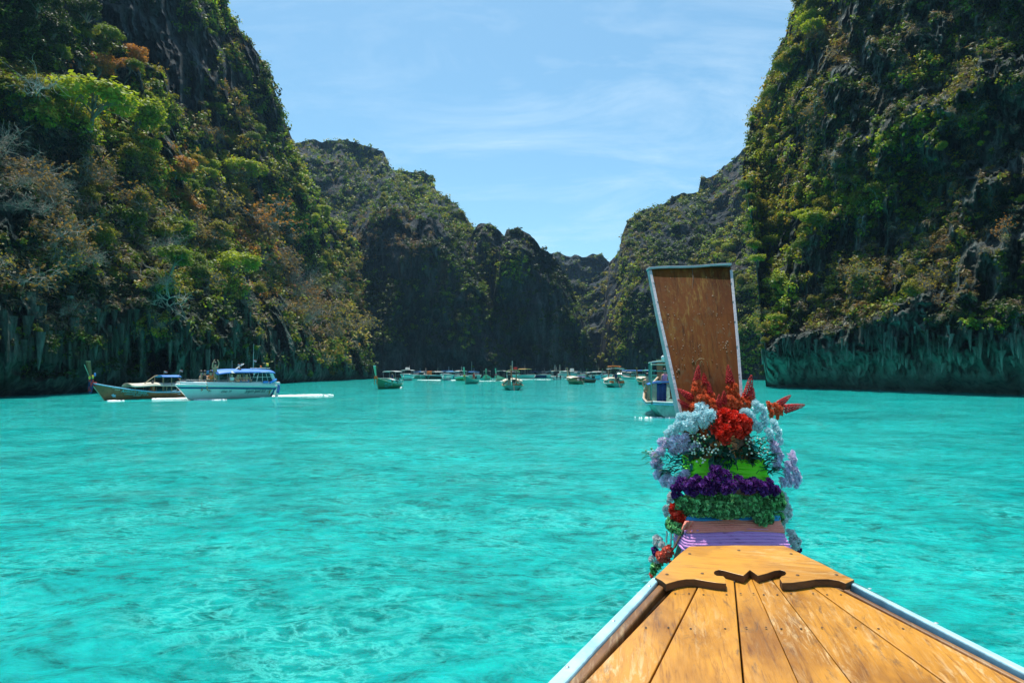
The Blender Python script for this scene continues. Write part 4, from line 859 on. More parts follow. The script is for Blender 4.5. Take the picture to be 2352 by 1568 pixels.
# raised coaming above the sheer
for sg in (-1, 1):
    A = []
    for u in np.linspace(0.02, 0.97, 22):
        p = hS.pt(u, 1.0); A.append([(p[0], sg * (p[1] + 0.0), p[2]), (p[0], sg * (p[1] - 0.03), p[2] + 0.16), (p[0], sg * (p[1] - 0.10), p[2] + 0.27), (p[0], sg * (p[1] - 0.22), p[2] + 0.27)])
    grid_mesh('coaming', A, GEL, sp, thick=0.03)
    tubes('hand_rail', [[tuple(hS.pt(u, 1.0) * np.array([1, sg, 1]) + np.array([0, -sg * 0.14, 0.42])) for u in np.linspace(0.35, 0.93, 16)]], STEEL, sp, 0.018, 6)
    for u in np.linspace(0.37, 0.93, 7):
        q = hS.pt(u, 1.0) * np.array([1, sg, 1]); tubes('rail_stanchion', [[q + np.array([0, -sg * .14, .22]), q + np.array([0, -sg * .14, .42])]], STEEL, sp, 0.014, 5)
def sroof(x): return 2.62 - 0.035 * max(0, x - 0.0) ** 2 - 0.02 * max(0, -2.2 - x) ** 2
A = [[(x, 1.22 * math.sin(a) / math.sin(1.2) * (1 - 0.02 * max(0, x)), sroof(x) - 0.34 * (1 - math.cos(a)) / (1 - math.cos(1.2))) for a in np.linspace(-1.2, 1.2, 13)] for x in np.linspace(-4.0, 2.3, 18)]
grid_mesh('blue_roof', A, BLUE, sp, thick=0.05)
for sg in (-1, 1):
    for xx_ in (-0.5, 1.0, 2.1): tubes('roof_post', [[(xx_, sg * 1.12, 1.3), (xx_, sg * 1.12, 2.25)]], STEEL, sp, 0.022, 6)
    # glazed side of the wheelhouse: raked frame, mullions and dark panes
    fr = [(-1.7, 1.16, 2.28), (-3.3, 1.16, 2.36), (-3.9, 1.12, 1.42), (-1.2, 1.16, 1.42), (-1.7, 1.16, 2.28)]
    wf = tubes('window_frame', [[(a, sg * b, c) for a, b, c in fr]], GEL, sp, 0.045, 6)
    for k in range(4):
        t0, t1 = k / 4, (k + 1) / 4; L_ = lambda a, b, t: tuple(a[i] + (b[i] - a[i]) * t for i in range(3))
        for lo, hi in ((0.0, 0.48), (0.52, 1.0)):
            top_ = [L_(fr[0], fr[1], t) for t in (t0 + 0.03, t1 - 0.03)]; bot_ = [L_(fr[3], fr[2], t) for t in (t0 + 0.03, t1 - 0.03)]
            c4 = [L_(bot_[0], top_[0], lo), L_(bot_[1], top_[1], lo), L_(bot_[1], top_[1], hi), L_(bot_[0], top_[0], hi)]
            V = [(a, sg * (b - 0.02), c) for a, b, c in c4] + [(a, sg * (b - 0.035), c) for a, b, c in c4]
            mesh_obj('pane', V, [(0, 1, 2, 3), (7, 6, 5, 4), (0, 4, 5, 1), (1, 5, 6, 2), (2, 6, 7, 3), (3, 7, 4, 0)], GLASS, wf)
        if k: tubes('mullion', [[tuple(np.array(L_(fr[3], fr[2], t0)) * [1, sg, 1]), tuple(np.array(L_(fr[0], fr[1], t0)) * [1, sg, 1])]], GEL, wf, 0.02, 5)
    tubes('mullion', [[tuple((np.array(fr[3]) + np.array(fr[0])) / 2 * [1, sg, 1]), tuple((np.array(fr[2]) + np.array(fr[1])) / 2 * [1, sg, 1])]], GEL, wf, 0.02, 5)
# raked stern quarter, seats and console
for sg in (-1, 1):
    V = [(-3.35, sg * 1.17, 2.34), (-3.85, sg * 1.13, 1.3), (-4.35, sg * 1.12, 1.1), (-3.75, sg * 1.15, 2.3)]; V += [(a, b - sg * 0.06, c) for a, b, c in V]
    mesh_obj('quarter_panel', V, [(0, 1, 2, 3), (7, 6, 5, 4), (0, 4, 5, 1), (1, 5, 6, 2), (2, 6, 7, 3), (3, 7, 4, 0)], GEL, sp)
for sg in (-1, 1): box('bench_seat', -1.0, 1.9, sg * 0.65 - 0.22, sg * 0.65 + 0.22, 0.56, 0.9, BLUE, sp, 0.04)
box('console', -2.9, -2.2, -0.5, 0.5, 0.6, 1.7, GEL, sp, 0.08)
box('side_locker', -1.05, -0.15, 0.95, 1.12, 1.42, 1.60, BLUE, sp, 0.02)
for k, yy in enumerate((-0.55, 0.55)):
    ob = bevel(mesh_obj('outboard_engine', *box_vf(-5.05, -4.35, yy - 0.2, yy + 0.2, 0.75, 1.4), GEL, sp), 0.1); box('engine_leg', -4.85, -4.55, yy - 0.08, yy + 0.08, -0.4, 0.8, GEL, ob, 0.03)
A = [[(-4.42 - 0.05 * math.sin(k), 0.95 + 0.12 * j, 1.12 - 0.16 * k) for j in range(4)] for k in range(6)]; grid_mesh('blue_towel', A, BLUE, sp, thick=0.03)
for (fx, fz, tilt) in ((-2.75, 1.40, 0), (-3.5, 1.42, 0.35), (-3.75, 1.5, 0.5)):
    tubes('fender', [([(fx + 0.3, 1.33, fz - tilt * .3), (fx + 0.26, 1.33, fz - tilt * .26), (fx - .26, 1.33, fz + tilt * .26), (fx - .3, 1.33, fz + tilt * .3)], [0.03, 0.1, 0.1, 0.03])], MC('fender_blue', (0.02, 0.25, 0.75), 0.4), sp, 0.1, 10)
tubes('long_aerial', [([(-2.2, 0.3, 2.6), (-2.25, 0.3, 5.0)], [0.018, 0.008])], WHITE, sp, sides=5); tubes('aerial', [[(0.2, 0.4, 2.6), (0.2, 0.4, 3.4)]], WHITE, sp, 0.012, 4)
tubes('roof_ladder', [[(-0.1, 0.5, 2.6), (-1.0, 0.5, 3.1), (-1.1, 0.1, 3.1), (-0.4, 0.1, 2.6)], [(-0.4, .5, 2.75), (-0.6, .1, 2.75)], [(-0.7, .5, 2.93), (-0.85, .1, 2.93)]], WHITE, sp, 0.03, 5)
tubes('roof_rack', [[(-2.6, 0.6, 2.72), (-3.9, 0.6, 2.7)], [(-2.6, -0.6, 2.72), (-3.9, -0.6, 2.7)]], WHITE, sp, 0.03, 5)
RWB = [REDP, WHITE, NAVY, WHITE, REDP]
flag(sp, (-0.1, 0.8, 2.55), RWB, 0.55); flag(sp, (-2.25, 0.3, 3.0), RWB, 0.5); flag(sp, (-3.5, 0.5, 2.6), [YELLOWP], 0.62, 0.32, 0.3); flag(sp, (-2.8, 0.5, 2.6), [ORANGEP], 0.36, 0.2, 0.22)
hS.text('Siriporn Speed Boat Tour', 0.56, 0.42, 0.42, GREYL, sp, shear=0.35, width=0.52)
hS.text('ศิริพร 39', 0.30, 0.715, 0.52, GREYL, sp, shear=0.4, width=0.95)
hS.text('6001', 0.14, 0.845, 0.62, GREYL, sp, shear=0.2)
A = [[tuple(hS.at(u + 0.012 * math.sin(z * 4), z) + np.array([0, 0.03, 0])) for u in (0.055, 0.068)] for z in np.linspace(0.2, 0.8, 7)]; grid_mesh('orange_mark', A, MC('orange_paint', (0.6, 0.3, 0.05), 0.5), sp)
A = [[tuple(hS.at(u, z) + np.array([0, 0.03, 0])) for u in (0.012, 0.035)] for z in np.linspace(0.0, 0.85, 5)]; grid_mesh('blue_mark', A, NAVY, sp)
bpy.context.view_layer.update()
def on_sp(v): return aboard(sp, v)
R_ = rzB
person('sunburnt passenger at the bow of the white speedboat with a bare back', on_sp((3.35, 0.40, 1.28)), R_ + 2.2, 'sit', SKIN, scale=1.27)
person('dark haired passenger second from the bow of the white speedboat', on_sp((2.95, 0.45, 1.28)), R_ + 0.3, 'sit', SKIN, top=BLACK, scale=1.27)
person('bare chested passenger with both arms raised holding up a phone on the speedboat', on_sp((2.2, 0.72, 0.85)), R_ + 1.5, 'photo', SKIN, scale=1.27)
person('passenger in orange beside the raised arms on the white speedboat', on_sp((2.6, 0.62, 1.3)), R_ + 1.2, 'lean', SKIN, top=ORANGEP, scale=1.27)
person('passenger in a white cap leaning on the side rail of the speedboat', on_sp((0.75, 0.85, 1.14)), R_ + 1.57, 'lean', SKIN, hat=WHITE, top=WHITE, scale=1.27)
person('dark haired passenger leaning on the rail just behind the white cap', on_sp((0.15, 0.85, 1.14)), R_ + 1.7, 'lean', SKIN, scale=1.27)
person('second dark haired passenger leaning on the speedboat rail under the blue roof', on_sp((-0.2, 0.75, 1.14)), R_ + 1.4, 'lean', SKIN, scale=1.27)
person('hindmost passenger leaning with folded arms on the speedboat rail', on_sp((-0.85, 0.85, 1.14)), R_ + 1.5, 'lean', SKIN, hat=None, scale=1.27)
person('crew member in black standing up beside the blue roof with a cap', on_sp((-0.5, 0.6, 0.58)), R_ + 0.3, 'stand', SKIN2, top=BLACK, hat=BLACK, scale=1.12)
foam('', [on_sp((-4.6, 0, 0)), on_sp((-6.5, 0.2, 0)), on_sp((-10, .6, 0))], 1.3, 300, 5, 0.14, 0.15)
foam('', [on_sp((3.9, 0.5, 0)), on_sp((3.0, 1.2, 0)), on_sp((2.2, 1.7, 0))], 0.5, 60, 6, 0.14, 0.09)
foam('', [on_sp((-2.0, 1.5, 0)), on_sp((-4.0, 1.6, 0))], 0.3, 40, 16, 0.08, 0.09)

# ------------------------------------------------------------------ brown longtail on the left
e1 = empty('longtail_boat', (-30.75, 52.9, 0.03), math.radians(-121), 'brown wooden longtail with turquoise lettering and a blue roof, far left beside the speedboat', 'boat', None, 0.92)
h1 = Hull(7.4, 1.9, LT_SHEER, LT_BEAM, LT_KEEL, 0.75); h1.build(BROWNW, e1, rail=SKYB, rail_r=0.06)
prow(e1, h1, BROWNW, PALEW, 0.16, 0.5, 1.85, 0.35, (NAVYCL, REDP, NAVYCL))
b1 = h1.pt(0.985, 1.0); tubes('stem_strip', [[h1.pt(0.995, w) + np.array([0.06, 0, 0]) for w in np.linspace(0.05, 1, 8)] + [(b1[0] + 0.16, 0, b1[2] + 0.4), (b1[0] + 0.62, 0, b1[2] + 1.6)]], PALEG, e1, 0.035, 6)
for (dx_, dz_, m) in ((0.05, 0.55, YELLOWP), (-0.12, 0.75, BLUE), (0.3, 0.5, YELLOWP)):
    A = [[(b1[0] + dx_ + 0.09 * math.cos(a) * math.cos(b), 0.18 + 0.09 * math.sin(a) * math.cos(b), b1[2] + dz_ + 0.16 * math.sin(b)) for a in np.linspace(0, 6.283, 9)[:-1]] for b in np.linspace(-1.5, 1.5, 7)]; grid_mesh('cloth_knot', A, m, e1, close=True)
grid_mesh('red_sash', [[(b1[0] - 0.25 + 0.12 * j, 0.16 + 0.02 * math.sin(j * 2 + k), b1[2] + 0.1 - 0.16 * k) for j in range(5)] for k in range(3)], REDP, e1, thick=0.02)
roof(e1, -2.7, -0.9, 0.8, 2.12, BLUE, 'blue_roof', 0.18, 0.0)
for xx_ in (-2.6, -1.75, -1.0):
    for sg in (-1, 1): tubes('roof_post', [[(xx_, sg * .76, 0.5), (xx_, sg * .74, 1.98)]], PALEW, e1, 0.03, 5)
roof(e1, -2.4, 1.9, 0.86, 1.42, CREAM, 'awning', 0.3, 0.0, sag=0.04)
for xx_ in (-2.2, -1.2, 0.0, 1.6):
    for sg in (-1, 1): tubes('awning_post', [[(xx_, sg * .82, 0.5), (xx_, sg * .80, 1.16)]], PALEW, e1, 0.022, 5)
tubes('bamboo_pole', [[(0.6, .5, 1.4), (-0.3, .5, 2.05), (-0.6, .5, 2.1)]], PALEW, e1, 0.04, 6)
box('inner_seat', -2.6, 0.4, -0.7, 0.7, 0.3, 0.62, SKYB, e1, 0.02)
engine(e1, h1, 0.0, 2.8); flag(e1, (-1.1, .6, 2.05), RWB, 0.5); flag(e1, (-2.6, .6, 2.05), RWB, 0.6)
h1.text('PHETRA', 0.16, 0.955, 0.98, WHITEL, e1, slope=-0.02); h1.text('TOUR', 0.15, 0.93, 0.82, WHITEL, e1, slope=0.0)
h1.text('Andaman island', 0.34, 0.86, 0.66, TURQ, e1, slope=0.10, width=0.95); h1.text('LONGTAIL BOAT TOUR', 0.18, 0.82, 0.42, TURQ, e1, slope=0.07); h1.text('phi phi island', 0.11, 0.72, 0.26, WHITEL, e1, slope=0.05)
A = [[tuple(h1.at(0.885 + 0.018 * math.cos(a) * q * (1 + .3 * math.sin(5 * a)), 0.36 + 0.13 * math.sin(a) * q * (1 + .3 * math.sin(5 * a))) + np.array([0, 0.03, 0])) for a in np.linspace(0, 6.283, 21)[:-1]] for q in (0.15, 1.0)]
grid_mesh('painted_flower', A, SKYB, e1, close=True)
bpy.context.view_layer.update()
person('boatman in an orange shirt sitting under the awning of the brown longtail', aboard(e1, (-0.2, 0.42, 0.64)), math.radians(-123), 'sit', SKIN2, top=ORANGEP)
person('helmsman in black at the engine of the brown longtail', aboard(e1, (-2.75, 0.2, 0.22)), math.radians(-123), 'drive', SKIN2, top=BLACK)
foam('', [aboard(e1, (0.2, 1.15, 0)), aboard(e1, (-1.6, 1.25, 0)), aboard(e1, (-3.4, 1.1, 0))], 0.45, 150, 7, 0.16, 0.12)
foam('', [aboard(e1, (-4.0, .3, 0)), aboard(e1, (-5.2, .3, 0))], 0.6, 90, 8, 0.25, 0.13); foam('', [aboard(e1, (3.8, .6, 0)), aboard(e1, (3.2, 1.5, 0))], 0.4, 26, 9, 0.1, 0.09)
# ------------------------------------------------------------------ longtail seen from astern, just left of the prow board
eN = empty('longtail_boat', (8.62, 35.2, 0.03), math.radians(80), 'pale green longtail with a blue tarp seen from astern, partly behind the tall prow board', 'boat')
hN = Hull(8.2, 2.45, [(0, 0.72), (0.12, 0.66), (0.4, 0.80), (0.7, 1.15), (0.9, 1.55), (1, 1.9)], [(0, .72), (0.1, 0.9), (0.35, 1.0), (0.6, 0.92), (0.8, 0.62), (0.92, 0.32), (1, 0.07)], LT_KEEL, 0.6)
hN.build(MC('weathered_teal_white', (0.22, 0.40, 0.34), 0.5, var=.3), eN, rail=PALEW, rail_r=0.075, floor=0.3)
prow(eN, hN, BROWNW, PALEW, 0.3, 0.42, 1.15, 0.5)
for zz, m, r_ in ((-0.07, SKYB, 0.03), (0.04, WHITE, 0.03)):
    for sg in (-1, 1): tubes('gunwale_strip', [[hN.pt(u, 1.0) * np.array([1, sg, 1]) + np.array([-0.02, sg * .04, zz]) for u in hN.u]], m, eN, r_, 5)
    p = hN.pt(0, 1.0); tubes('transom_strip', [[(p[0] - 0.04, -p[1], p[2] + zz), (p[0] - 0.14, 0, p[2] + zz - 0.03), (p[0] - 0.04, p[1], p[2] + zz)]], m, eN, r_ * 1.4, 6)
GP = MC('green_pipe', (0.08, 0.28, 0.22), 0.4)
for sg in (-1, 1):
    tubes('roof_frame', [[(-3.3, sg * .9, 0.7), (-3.3, sg * .9, 2.55), (-3.1, sg * .9, 2.68), (-0.4, sg * .9, 2.74), (-0.4, sg * .9, 0.6)]], GP, eN, 0.035, 6)
    tubes('roof_frame', [[(-1.8, sg * .9, 0.6), (-1.8, sg * .9, 2.7)]], GP, eN, 0.025, 6)
tubes('roof_frame', [[(-3.2, -.9, 2.62), (-3.2, .9, 2.62)], [(-2.2, -.9, 2.3), (-2.2, .9, 2.3)]], GP, eN, 0.03, 6)
roof(eN, -2.9, -0.2, 0.95, 2.83, WHITE, 'white_roof', 0.08)
roof(eN, -2.7, 0.9, 1.05, 1.72, BLUE, 'blue_tarp', 0.14, sag=0.02)
A = [[(-2.35 + 0.05 * math.sin(j * 1.7), 0.1 + 0.06 * j, 0.65 + 0.2 * k) for j in range(9)] for k in range(6)]; grid_mesh('blue_curtain', A, MC('deep_blue_tarp', (0.015, 0.05, 0.22), 0.6), eN, thick=0.02)
A = [[(-1.4 + 0.5 * j, 0.93, 0.75 + 0.17 * k) for j in range(4)] for k in range(4)]; grid_mesh('grey_cushion', A, MC('patterned_cloth', (0.3, 0.36, 0.4), 0.8, var=0.7, scale=9), eN, thick=0.04)
for sg in (-1, 1):
    for xx_ in (-2.6, -1.2, 0.6): tubes('tarp_post', [[(xx_, sg * .98, 0.6), (xx_, sg * .98, 1.6)]], PALEW, eN, 0.025, 5)
tubes('yellow_buoy', [([(-2.75, -0.25, 0.95), (-2.75, -0.25, 1.0), (-2.75, -0.25, 1.5), (-2.75, -0.25, 1.56)], [0.05, 0.13, 0.13, 0.04])], YELLOWP, eN, 0.1, 10)
A = [[(-3.0 + 0.1 * math.cos(a) * math.cos(b), -0.75 + 0.4 * math.sin(a) * math.cos(b), 1.25 + 0.18 * math.sin(b)) for a in np.linspace(0, 6.283, 13)[:-1]] for b in np.linspace(-1.5, 1.5, 7)]; grid_mesh('blue_tank', A, SKYB, eN, close=True)
engine(eN, hN, -1.15 + .3, 2.4); tubes('mooring_rope', [[(-4.2, -0.55, 0.9), (-4.35, -0.55, 0.3), (-4.4, -0.75, 0.1), (-4.4, -1.0, 0.12), (-4.3, -1.2, 0.5), (-4.2, -1.25, 0.8)]], ROPE, eN, 0.05, 6)
box('stern_bench', -3.6, -3.1, -1.0, 1.0, 0.62, 0.70, PALEW, eN, 0.02)
tubes('roof_lamp', [([(-2.9, .3, 2.85), (-2.9, .3, 2.92), (-2.9, .3, 3.05), (-2.9, .3, 3.1)], [0.04, 0.1, 0.1, 0.03])], WHITE, eN, sides=8)
bpy.context.view_layer.update()
person('bare backed man sitting on the far gunwale of the blue tarp longtail', aboard(eN, (0.6, 0.95, 1.2)), math.radians(82), 'sit', SKIN, scale=1.1)
person('boat hand in red seated at the stern bench of the blue tarp longtail', aboard(eN, (-3.2, -0.35, 0.66)), math.radians(60), 'sit', SKIN2, top=REDP)
person('woman in pink standing under the white roof of the blue tarp longtail', aboard(eN, (0.9, 0.0, 0.75)), math.radians(-60), 'stand', SKIN, top=PINKP, scale=.95)
person('passenger in black beside the woman in pink on the blue tarp longtail', aboard(eN, (0.3, -0.4, 0.7)), math.radians(200), 'stand', SKIN2, top=BLACK)
foam('', [aboard(eN, (-4.1, -1.2, 0)), aboard(eN, (-4.2, 1.4, 0))], 0.3, 36, 21, 0.06, 0.08)

# ------------------------------------------------------------------ boats further off
LTG = 'longtail boats across the lagoon'; SBG = 'speedboats moored along the far cliff'
eA, hA = longtail(893, 892, -99, 7.6, 2.3, GREENP, PALEG, 'green longtail with orange garlands coming bow first, nearest the tip of the left cliff', LTG, PALEG, WHITE, WHITE, WHITE, (ORANGEP, ORANGEP), cz=2.35, letters=(('PP TOUR', 0.45, 0.9, 0.55, TURQ, .12), ('longtail', 0.3, 0.86, 0.25, TURQ, .1)))
foam('', [aboard(eA, (-4, 0, 0)), aboard(eA, (-9, -2.5, 0))], 0.7, 80, 31, .1, .2)
eB, hB = longtail(1082, 881, -100, 8.4, 2.3, TEAL, PALEG, 'teal longtail with an orange garland and a tall thin mast in mid lagoon', LTG, PALEG, WHITE, None, None, (ORANGEP, YELLOWP), letters=(('99', 0.6, 0.8, 0.4, TURQ, .1),))
tubes('mast', [[(-0.5, 0, .5), (-0.5, 0, 4.2)]], STEEL, eB, 0.04, 5); foam('', [aboard(eB, (-4, 0, 0)), aboard(eB, (-13, -3, 0))], 0.8, 110, 32, .1, .25)
eC, hC = longtail(1177, 894.5, 92, 7.6, 2.7, TEAL, PALEW, 'longtail with an olive green canopy seen from astern in the centre of the lagoon', LTG, BROWNW, PALEW, None, CREAM, (), cz=2.5, down=1)
roof(eC, -3.4, -0.6, 0.85, 2.5, LIMEROOF, 'green_canopy', 0.3); posts(eC, [(x_, s_ * .75, .5) for x_ in (-3.2, -.8) for s_ in (-1, 1)], 2.25, STEEL)
tubes('roof_aerial', [[(-2, .1, 2.5), (-2, .1, 3.6)]], WHITE, eC, 0.03, 5); box('red_crate', -1.6, -1.0, -.55, -.1, 2.52, 2.8, REDP, eC, .02); box('orange_life_jackets', -3.0, -2.4, -.8, .1, .42, .75, ORANGEP, eC, .08)
eD, hD = longtail(1409, 888.5, 90, 7.8, 2.9, TEAL, WHITE, 'white railed longtail with an orange and white roof, right of centre', LTG, BROWNW, PALEW, None, CREAM, (), down=1)
roof(eD, -3.2, -0.2, 1.1, 2.75, WHITE, 'white_canopy', 0.1); posts(eD, [(x_, s_ * .85, .5) for x_ in (-3., -.4) for s_ in (-1, 1)], 2.65, STEEL)
A = [[(-2.8 + .3 * k, 0.2 + .95 * math.sin(a), 2.95 + 0.12 * math.cos(a)) for a in np.linspace(-1.2, 1.2, 7)] for k in range(6)]; grid_mesh('orange_kayak', A, ORANGEP, eD, thick=.12)
for s_ in (-1, 1): box('orange_life_jackets', -3.3, -2.7, s_ * .75 - .3, s_ * .75 + .3, .42, .95, ORANGEP, eD, .1)
eE, _ = longtail(1320, 881.5, 100, 8.2, 2.5, GREENP, DARKW, 'small dark longtail with an orange topped prow, left of a dark twin', LTG, PALEW, ORANGEP, None, CREAM, (YELLOWP,), down=1)
eF, _ = longtail(1340, 878.5, 130, 6.0, 2.0, DARKW, DARKW, 'low roofless dark longtail right behind the small orange prowed one', LTG, DARKW, DARKW, None, NAVYCL, (), down=1)
eG, _ = longtail(1118, 871.8, -90, 8.4, 2.4, PALEG, PALEG, 'longtail with red and orange passengers coming straight on in mid lagoon', LTG, PALEG, WHITE, WHITE, None, (ORANGEP,), cz=2.5)
eH, _ = longtail(1149, 874.2, -101, 8.2, 2.5, PALEG, PALEG, 'longtail with red sashes and a white canopy, just left of the olive canopied one', LTG, PALEG, PALEG, WHITE, None, (REDP, PINKP), cz=2.5)
eI, _ = longtail(1481, 883, 95, 7.4, 2.4, GREENP, PALEW, 'longtail with a teal roof and lifted tail shaft, left of the prow board', LTG, BROWNW, PALEW, None, CREAM, (), down=0)
roof(eI, -3.2, -1.0, .85, 2.6, TEAL, 'teal_canopy', .2); posts(eI, [(x_, s_ * .75, .5) for x_ in (-3., -1.2) for s_ in (-1, 1)], 2.4, STEEL); tubes('lifted_tail_shaft', [[(-3.4, 0.1, 1.0), (-4.2, 1.6, 0.05)]], BLACK, eI, 0.05, 6)
eJ, _ = longtail(1347, 869.6, -96, 8, 2.4, TEAL, ORANGEP, 'far cream canopied longtail at the left end of the mid row of moored boats', LTG, BROWNW, PALEW, CREAM, None, (ORANGEP,))
eK, _ = longtail(1363, 871.2, -72, 9, 2.4, SKYB, GREENP, 'far longtail with light blue hull lying broadside in the row of moored boats', LTG, BROWNW, PALEW, WHITE, None, (REDP, SKYB))
eL, _ = longtail(1444, 870.0, 108, 9, 2.5, WHITE, BROWNW, 'far white hulled longtail below the long blue roof near the prow board', LTG, BROWNW, PALEW, WHITE, None, ())
def speedboat(x, yw, rz, L, B, label, hull=GEL, rf=BLUE, H=1.15, cab=True, ppl=0, group=SBG, stripe=NAVY, scale=1.0, rz_h=2.5, nm='speedboat'):
    p = wpos(x, yw); e = empty(nm, (p.x, p.y, 0.02), math.radians(rz), label, 'boat', group, scale)
    h = speed_hull(L, B, H); h.build(hull, e, floor=0.5, fmat=WHITE, rail=GEL, rail_r=0.06); band_on(h, -.32, -.18, stripe, e, 'stripe'); band_on(h, -.16, .02, WHITE, e, 'rub_rail', .04)
    roof(e, -L * .42, L * .12, B * .46, rz_h, rf, 'roof', .16, thick=.07); posts(e, [(x_, s_ * B * .42, 1.0) for x_ in (-L * .4, -L * .15, L * .1) for s_ in (-1, 1)], rz_h - .12, STEEL, .035, 'roof_post')
    if cab:
        A = [[(L * (.13 + .12 * (1 - k)), y * B * .4, 1.15 + .85 * k) for y in np.linspace(-1, 1, 7)] for k in np.linspace(0, 1, 4)]; grid_mesh('windscreen', A, GLASS, e, thick=.03)
        box('foredeck', L * .2, L * .36, -B * .3, B * .3, 1.0, 1.3, GEL, e, .1)
    box('bench_seat', -L * .3, L * .05, -B * .35, B * .35, .5, .95, rf, e, .05)
    for s_ in (-1, 1): o = bevel(mesh_obj('outboard_engine', *box_vf(-L / 2 - .6, -L / 2 - .05, s_ * .5 - .18, s_ * .5 + .18, .5, 1.25), BLACK, e), .08); box('engine_leg', -L / 2 - .4, -L / 2 - .2, s_ * .5 - .07, s_ * .5 + .07, -.3, .5, BLACK, o)
    tubes('aerial', [[(-L * .2, .3, rz_h), (-L * .2, .3, rz_h + 1.1)]], WHITE, e, .03, 4)
    return e
b1_ = speedboat(935, 873.6, -90, 8.6, 3.2, 'white speedboat with a rounded cabin coming bow first, left of the moored row', rf=WHITE, H=1.5, rz_h=2.7); box('radar_box', -1.2, -.2, -.5, .5, 2.75, 3.3, WHITE, b1_, .1)
foam('', [aboard(b1_, (-4.4, 0, 0)), aboard(b1_, (-9, -2, 0))], 1.0, 60, 41, .15, .3)
b2_ = speedboat(1026, 872.8, -93, 9, 3.0, 'white speedboat with a bright blue roof throwing spray to both sides', rf=BLUE, H=1.5)
foam('', [aboard(b2_, (3.5, 1, 0)), aboard(b2_, (-4, 5.5, 0))], .8, 60, 42, .25, .3); foam('', [aboard(b2_, (3.5, -1, 0)), aboard(b2_, (-4, -8, 0))], .8, 70, 43, .25, .3)
b3_ = speedboat(1061, 874, -70, 7, 2.4, 'small white boat with a bright green bottom just left of the masted longtail', hull=MC('bright_green_paint', (.03, .4, .12), .4), rf=WHITE, H=1.1, stripe=WHITE)
rows = [(959, 868.6, -100, 'blue roofed moored boat first from the left along the far cliff', PALEG, BLUE), (978, 870, -74, 'white roofed moored boat with round ended cabin, second along the far cliff', TEAL, WHITE), (997, 870, -112, 'dark hulled moored boat with orange bundle on its deck, third along the far cliff', DARKW, WHITE),
    (1045, 868.6, -50, 'low dark blue moored boat right behind the blue roofed speedboat', NAVY, SKYB), (1091, 869.4, -68, 'blue and white roofed moored boat right behind the masted longtail', GEL, BLUE),
    (1210, 868.8, -62, 'moored boat under a broad yellow ochre canopy right of the olive canopied longtail', GEL, SANDC), (1235, 867.8, -55, 'dark navy roofed moored boat right of the ochre canopy', NAVY, NAVY), (1250, 867.8, -80, 'tiny white moored boat between navy and blue topped ones', GEL, WHITE),
    (1262, 867.9, -100, 'small moored boat with a white and blue roof left of the catamaran', GEL, SKYB), (1336, 868.4, -80, 'moored boat with a dark teal roof behind the dark longtails', TEAL, MC('dark_teal_tarp', (.01, .10, .16), .6)), (1382, 868.4, -58, 'white cabin boat moored between the light blue longtail and the orange roofed one', GEL, WHITE),
    (1180, 868.2, -70, 'white moored boat hidden behind the olive canopied longtail', GEL, WHITE), (1425, 868.2, -112, 'pink trimmed white boat moored just right of the orange roofed longtail', GEL, WHITE)]
for i, (x_, y_, r_, lab, hu, rf_) in enumerate(rows):
    e_ = speedboat(x_, y_, r_, 9.5 if i not in (7,) else 6, 2.6, lab, hull=hu, rf=rf_, cab=(i % 3 != 2), nm='moored_boat', rz_h=2.3 if i != 5 else 3.2)
    if i == 2: box('orange_bundle', 2.2, 3.6, -.6, .6, 1.2, 2.4, ORANGEP, e_, .2)
ct = speedboat(1279, 871.6, 92, 8.5, 3.6, 'white catamaran with two masts seen from astern in front of the long yacht', rf=CREAM, H=.9, cab=False, nm='catamaran'); tubes('mast', [[(-1.5, s_ * .7, 2.5), (-1.5, s_ * .7, 4.2)] for s_ in (-1, 1)], WHITE, ct, .05, 5)
yt = speedboat(1311, 868.2, 0, 9.0, 3.2, 'long low white yacht lying broadside behind the small longtails', rf=WHITE, H=1.7, cab=True, nm='motor_yacht', scale=1.0); box('long_cabin', -4.0, 3.6, -1.2, 1.2, 1.6, 2.3, GEL, yt, .2); box('cabin_window_band', -3.6, 3.2, -1.22, 1.22, 1.85, 2.1, GLASS, yt, .02); box('wheelhouse', -.3, 1.1, -.7, .7, 2.6, 3.3, GEL, yt, .2)
fb = speedboat(1466, 868.6, 180, 12, 3.6, 'long ferry boat with a bright blue roof along the shore left of the prow board', hull=PALEG, rf=BLUE, H=1.3, cab=False, nm='ferry_boat', rz_h=2.7); roof(fb, -5.8, 5.4, 1.6, 2.72, BLUE, 'long_roof', .14, thick=.08)
foam('', [(13.2, 176, 0), (8, 178, 0), (-6, 180, 0)], .7, 50, 47, .1, .35); foam('', [(1.0, 184, 0), (6, 184, 0), (19, 190, 0)], .7, 50, 48, .1, .35)
foam('', [(-9, 150, 0), (-2, 152, 0)], .6, 40, 49, .1, .3); foam('', [(-3.8, 152, 0), (1.5, 153, 0)], .6, 40, 50, .1, .3)
bpy.context.view_layer.update()
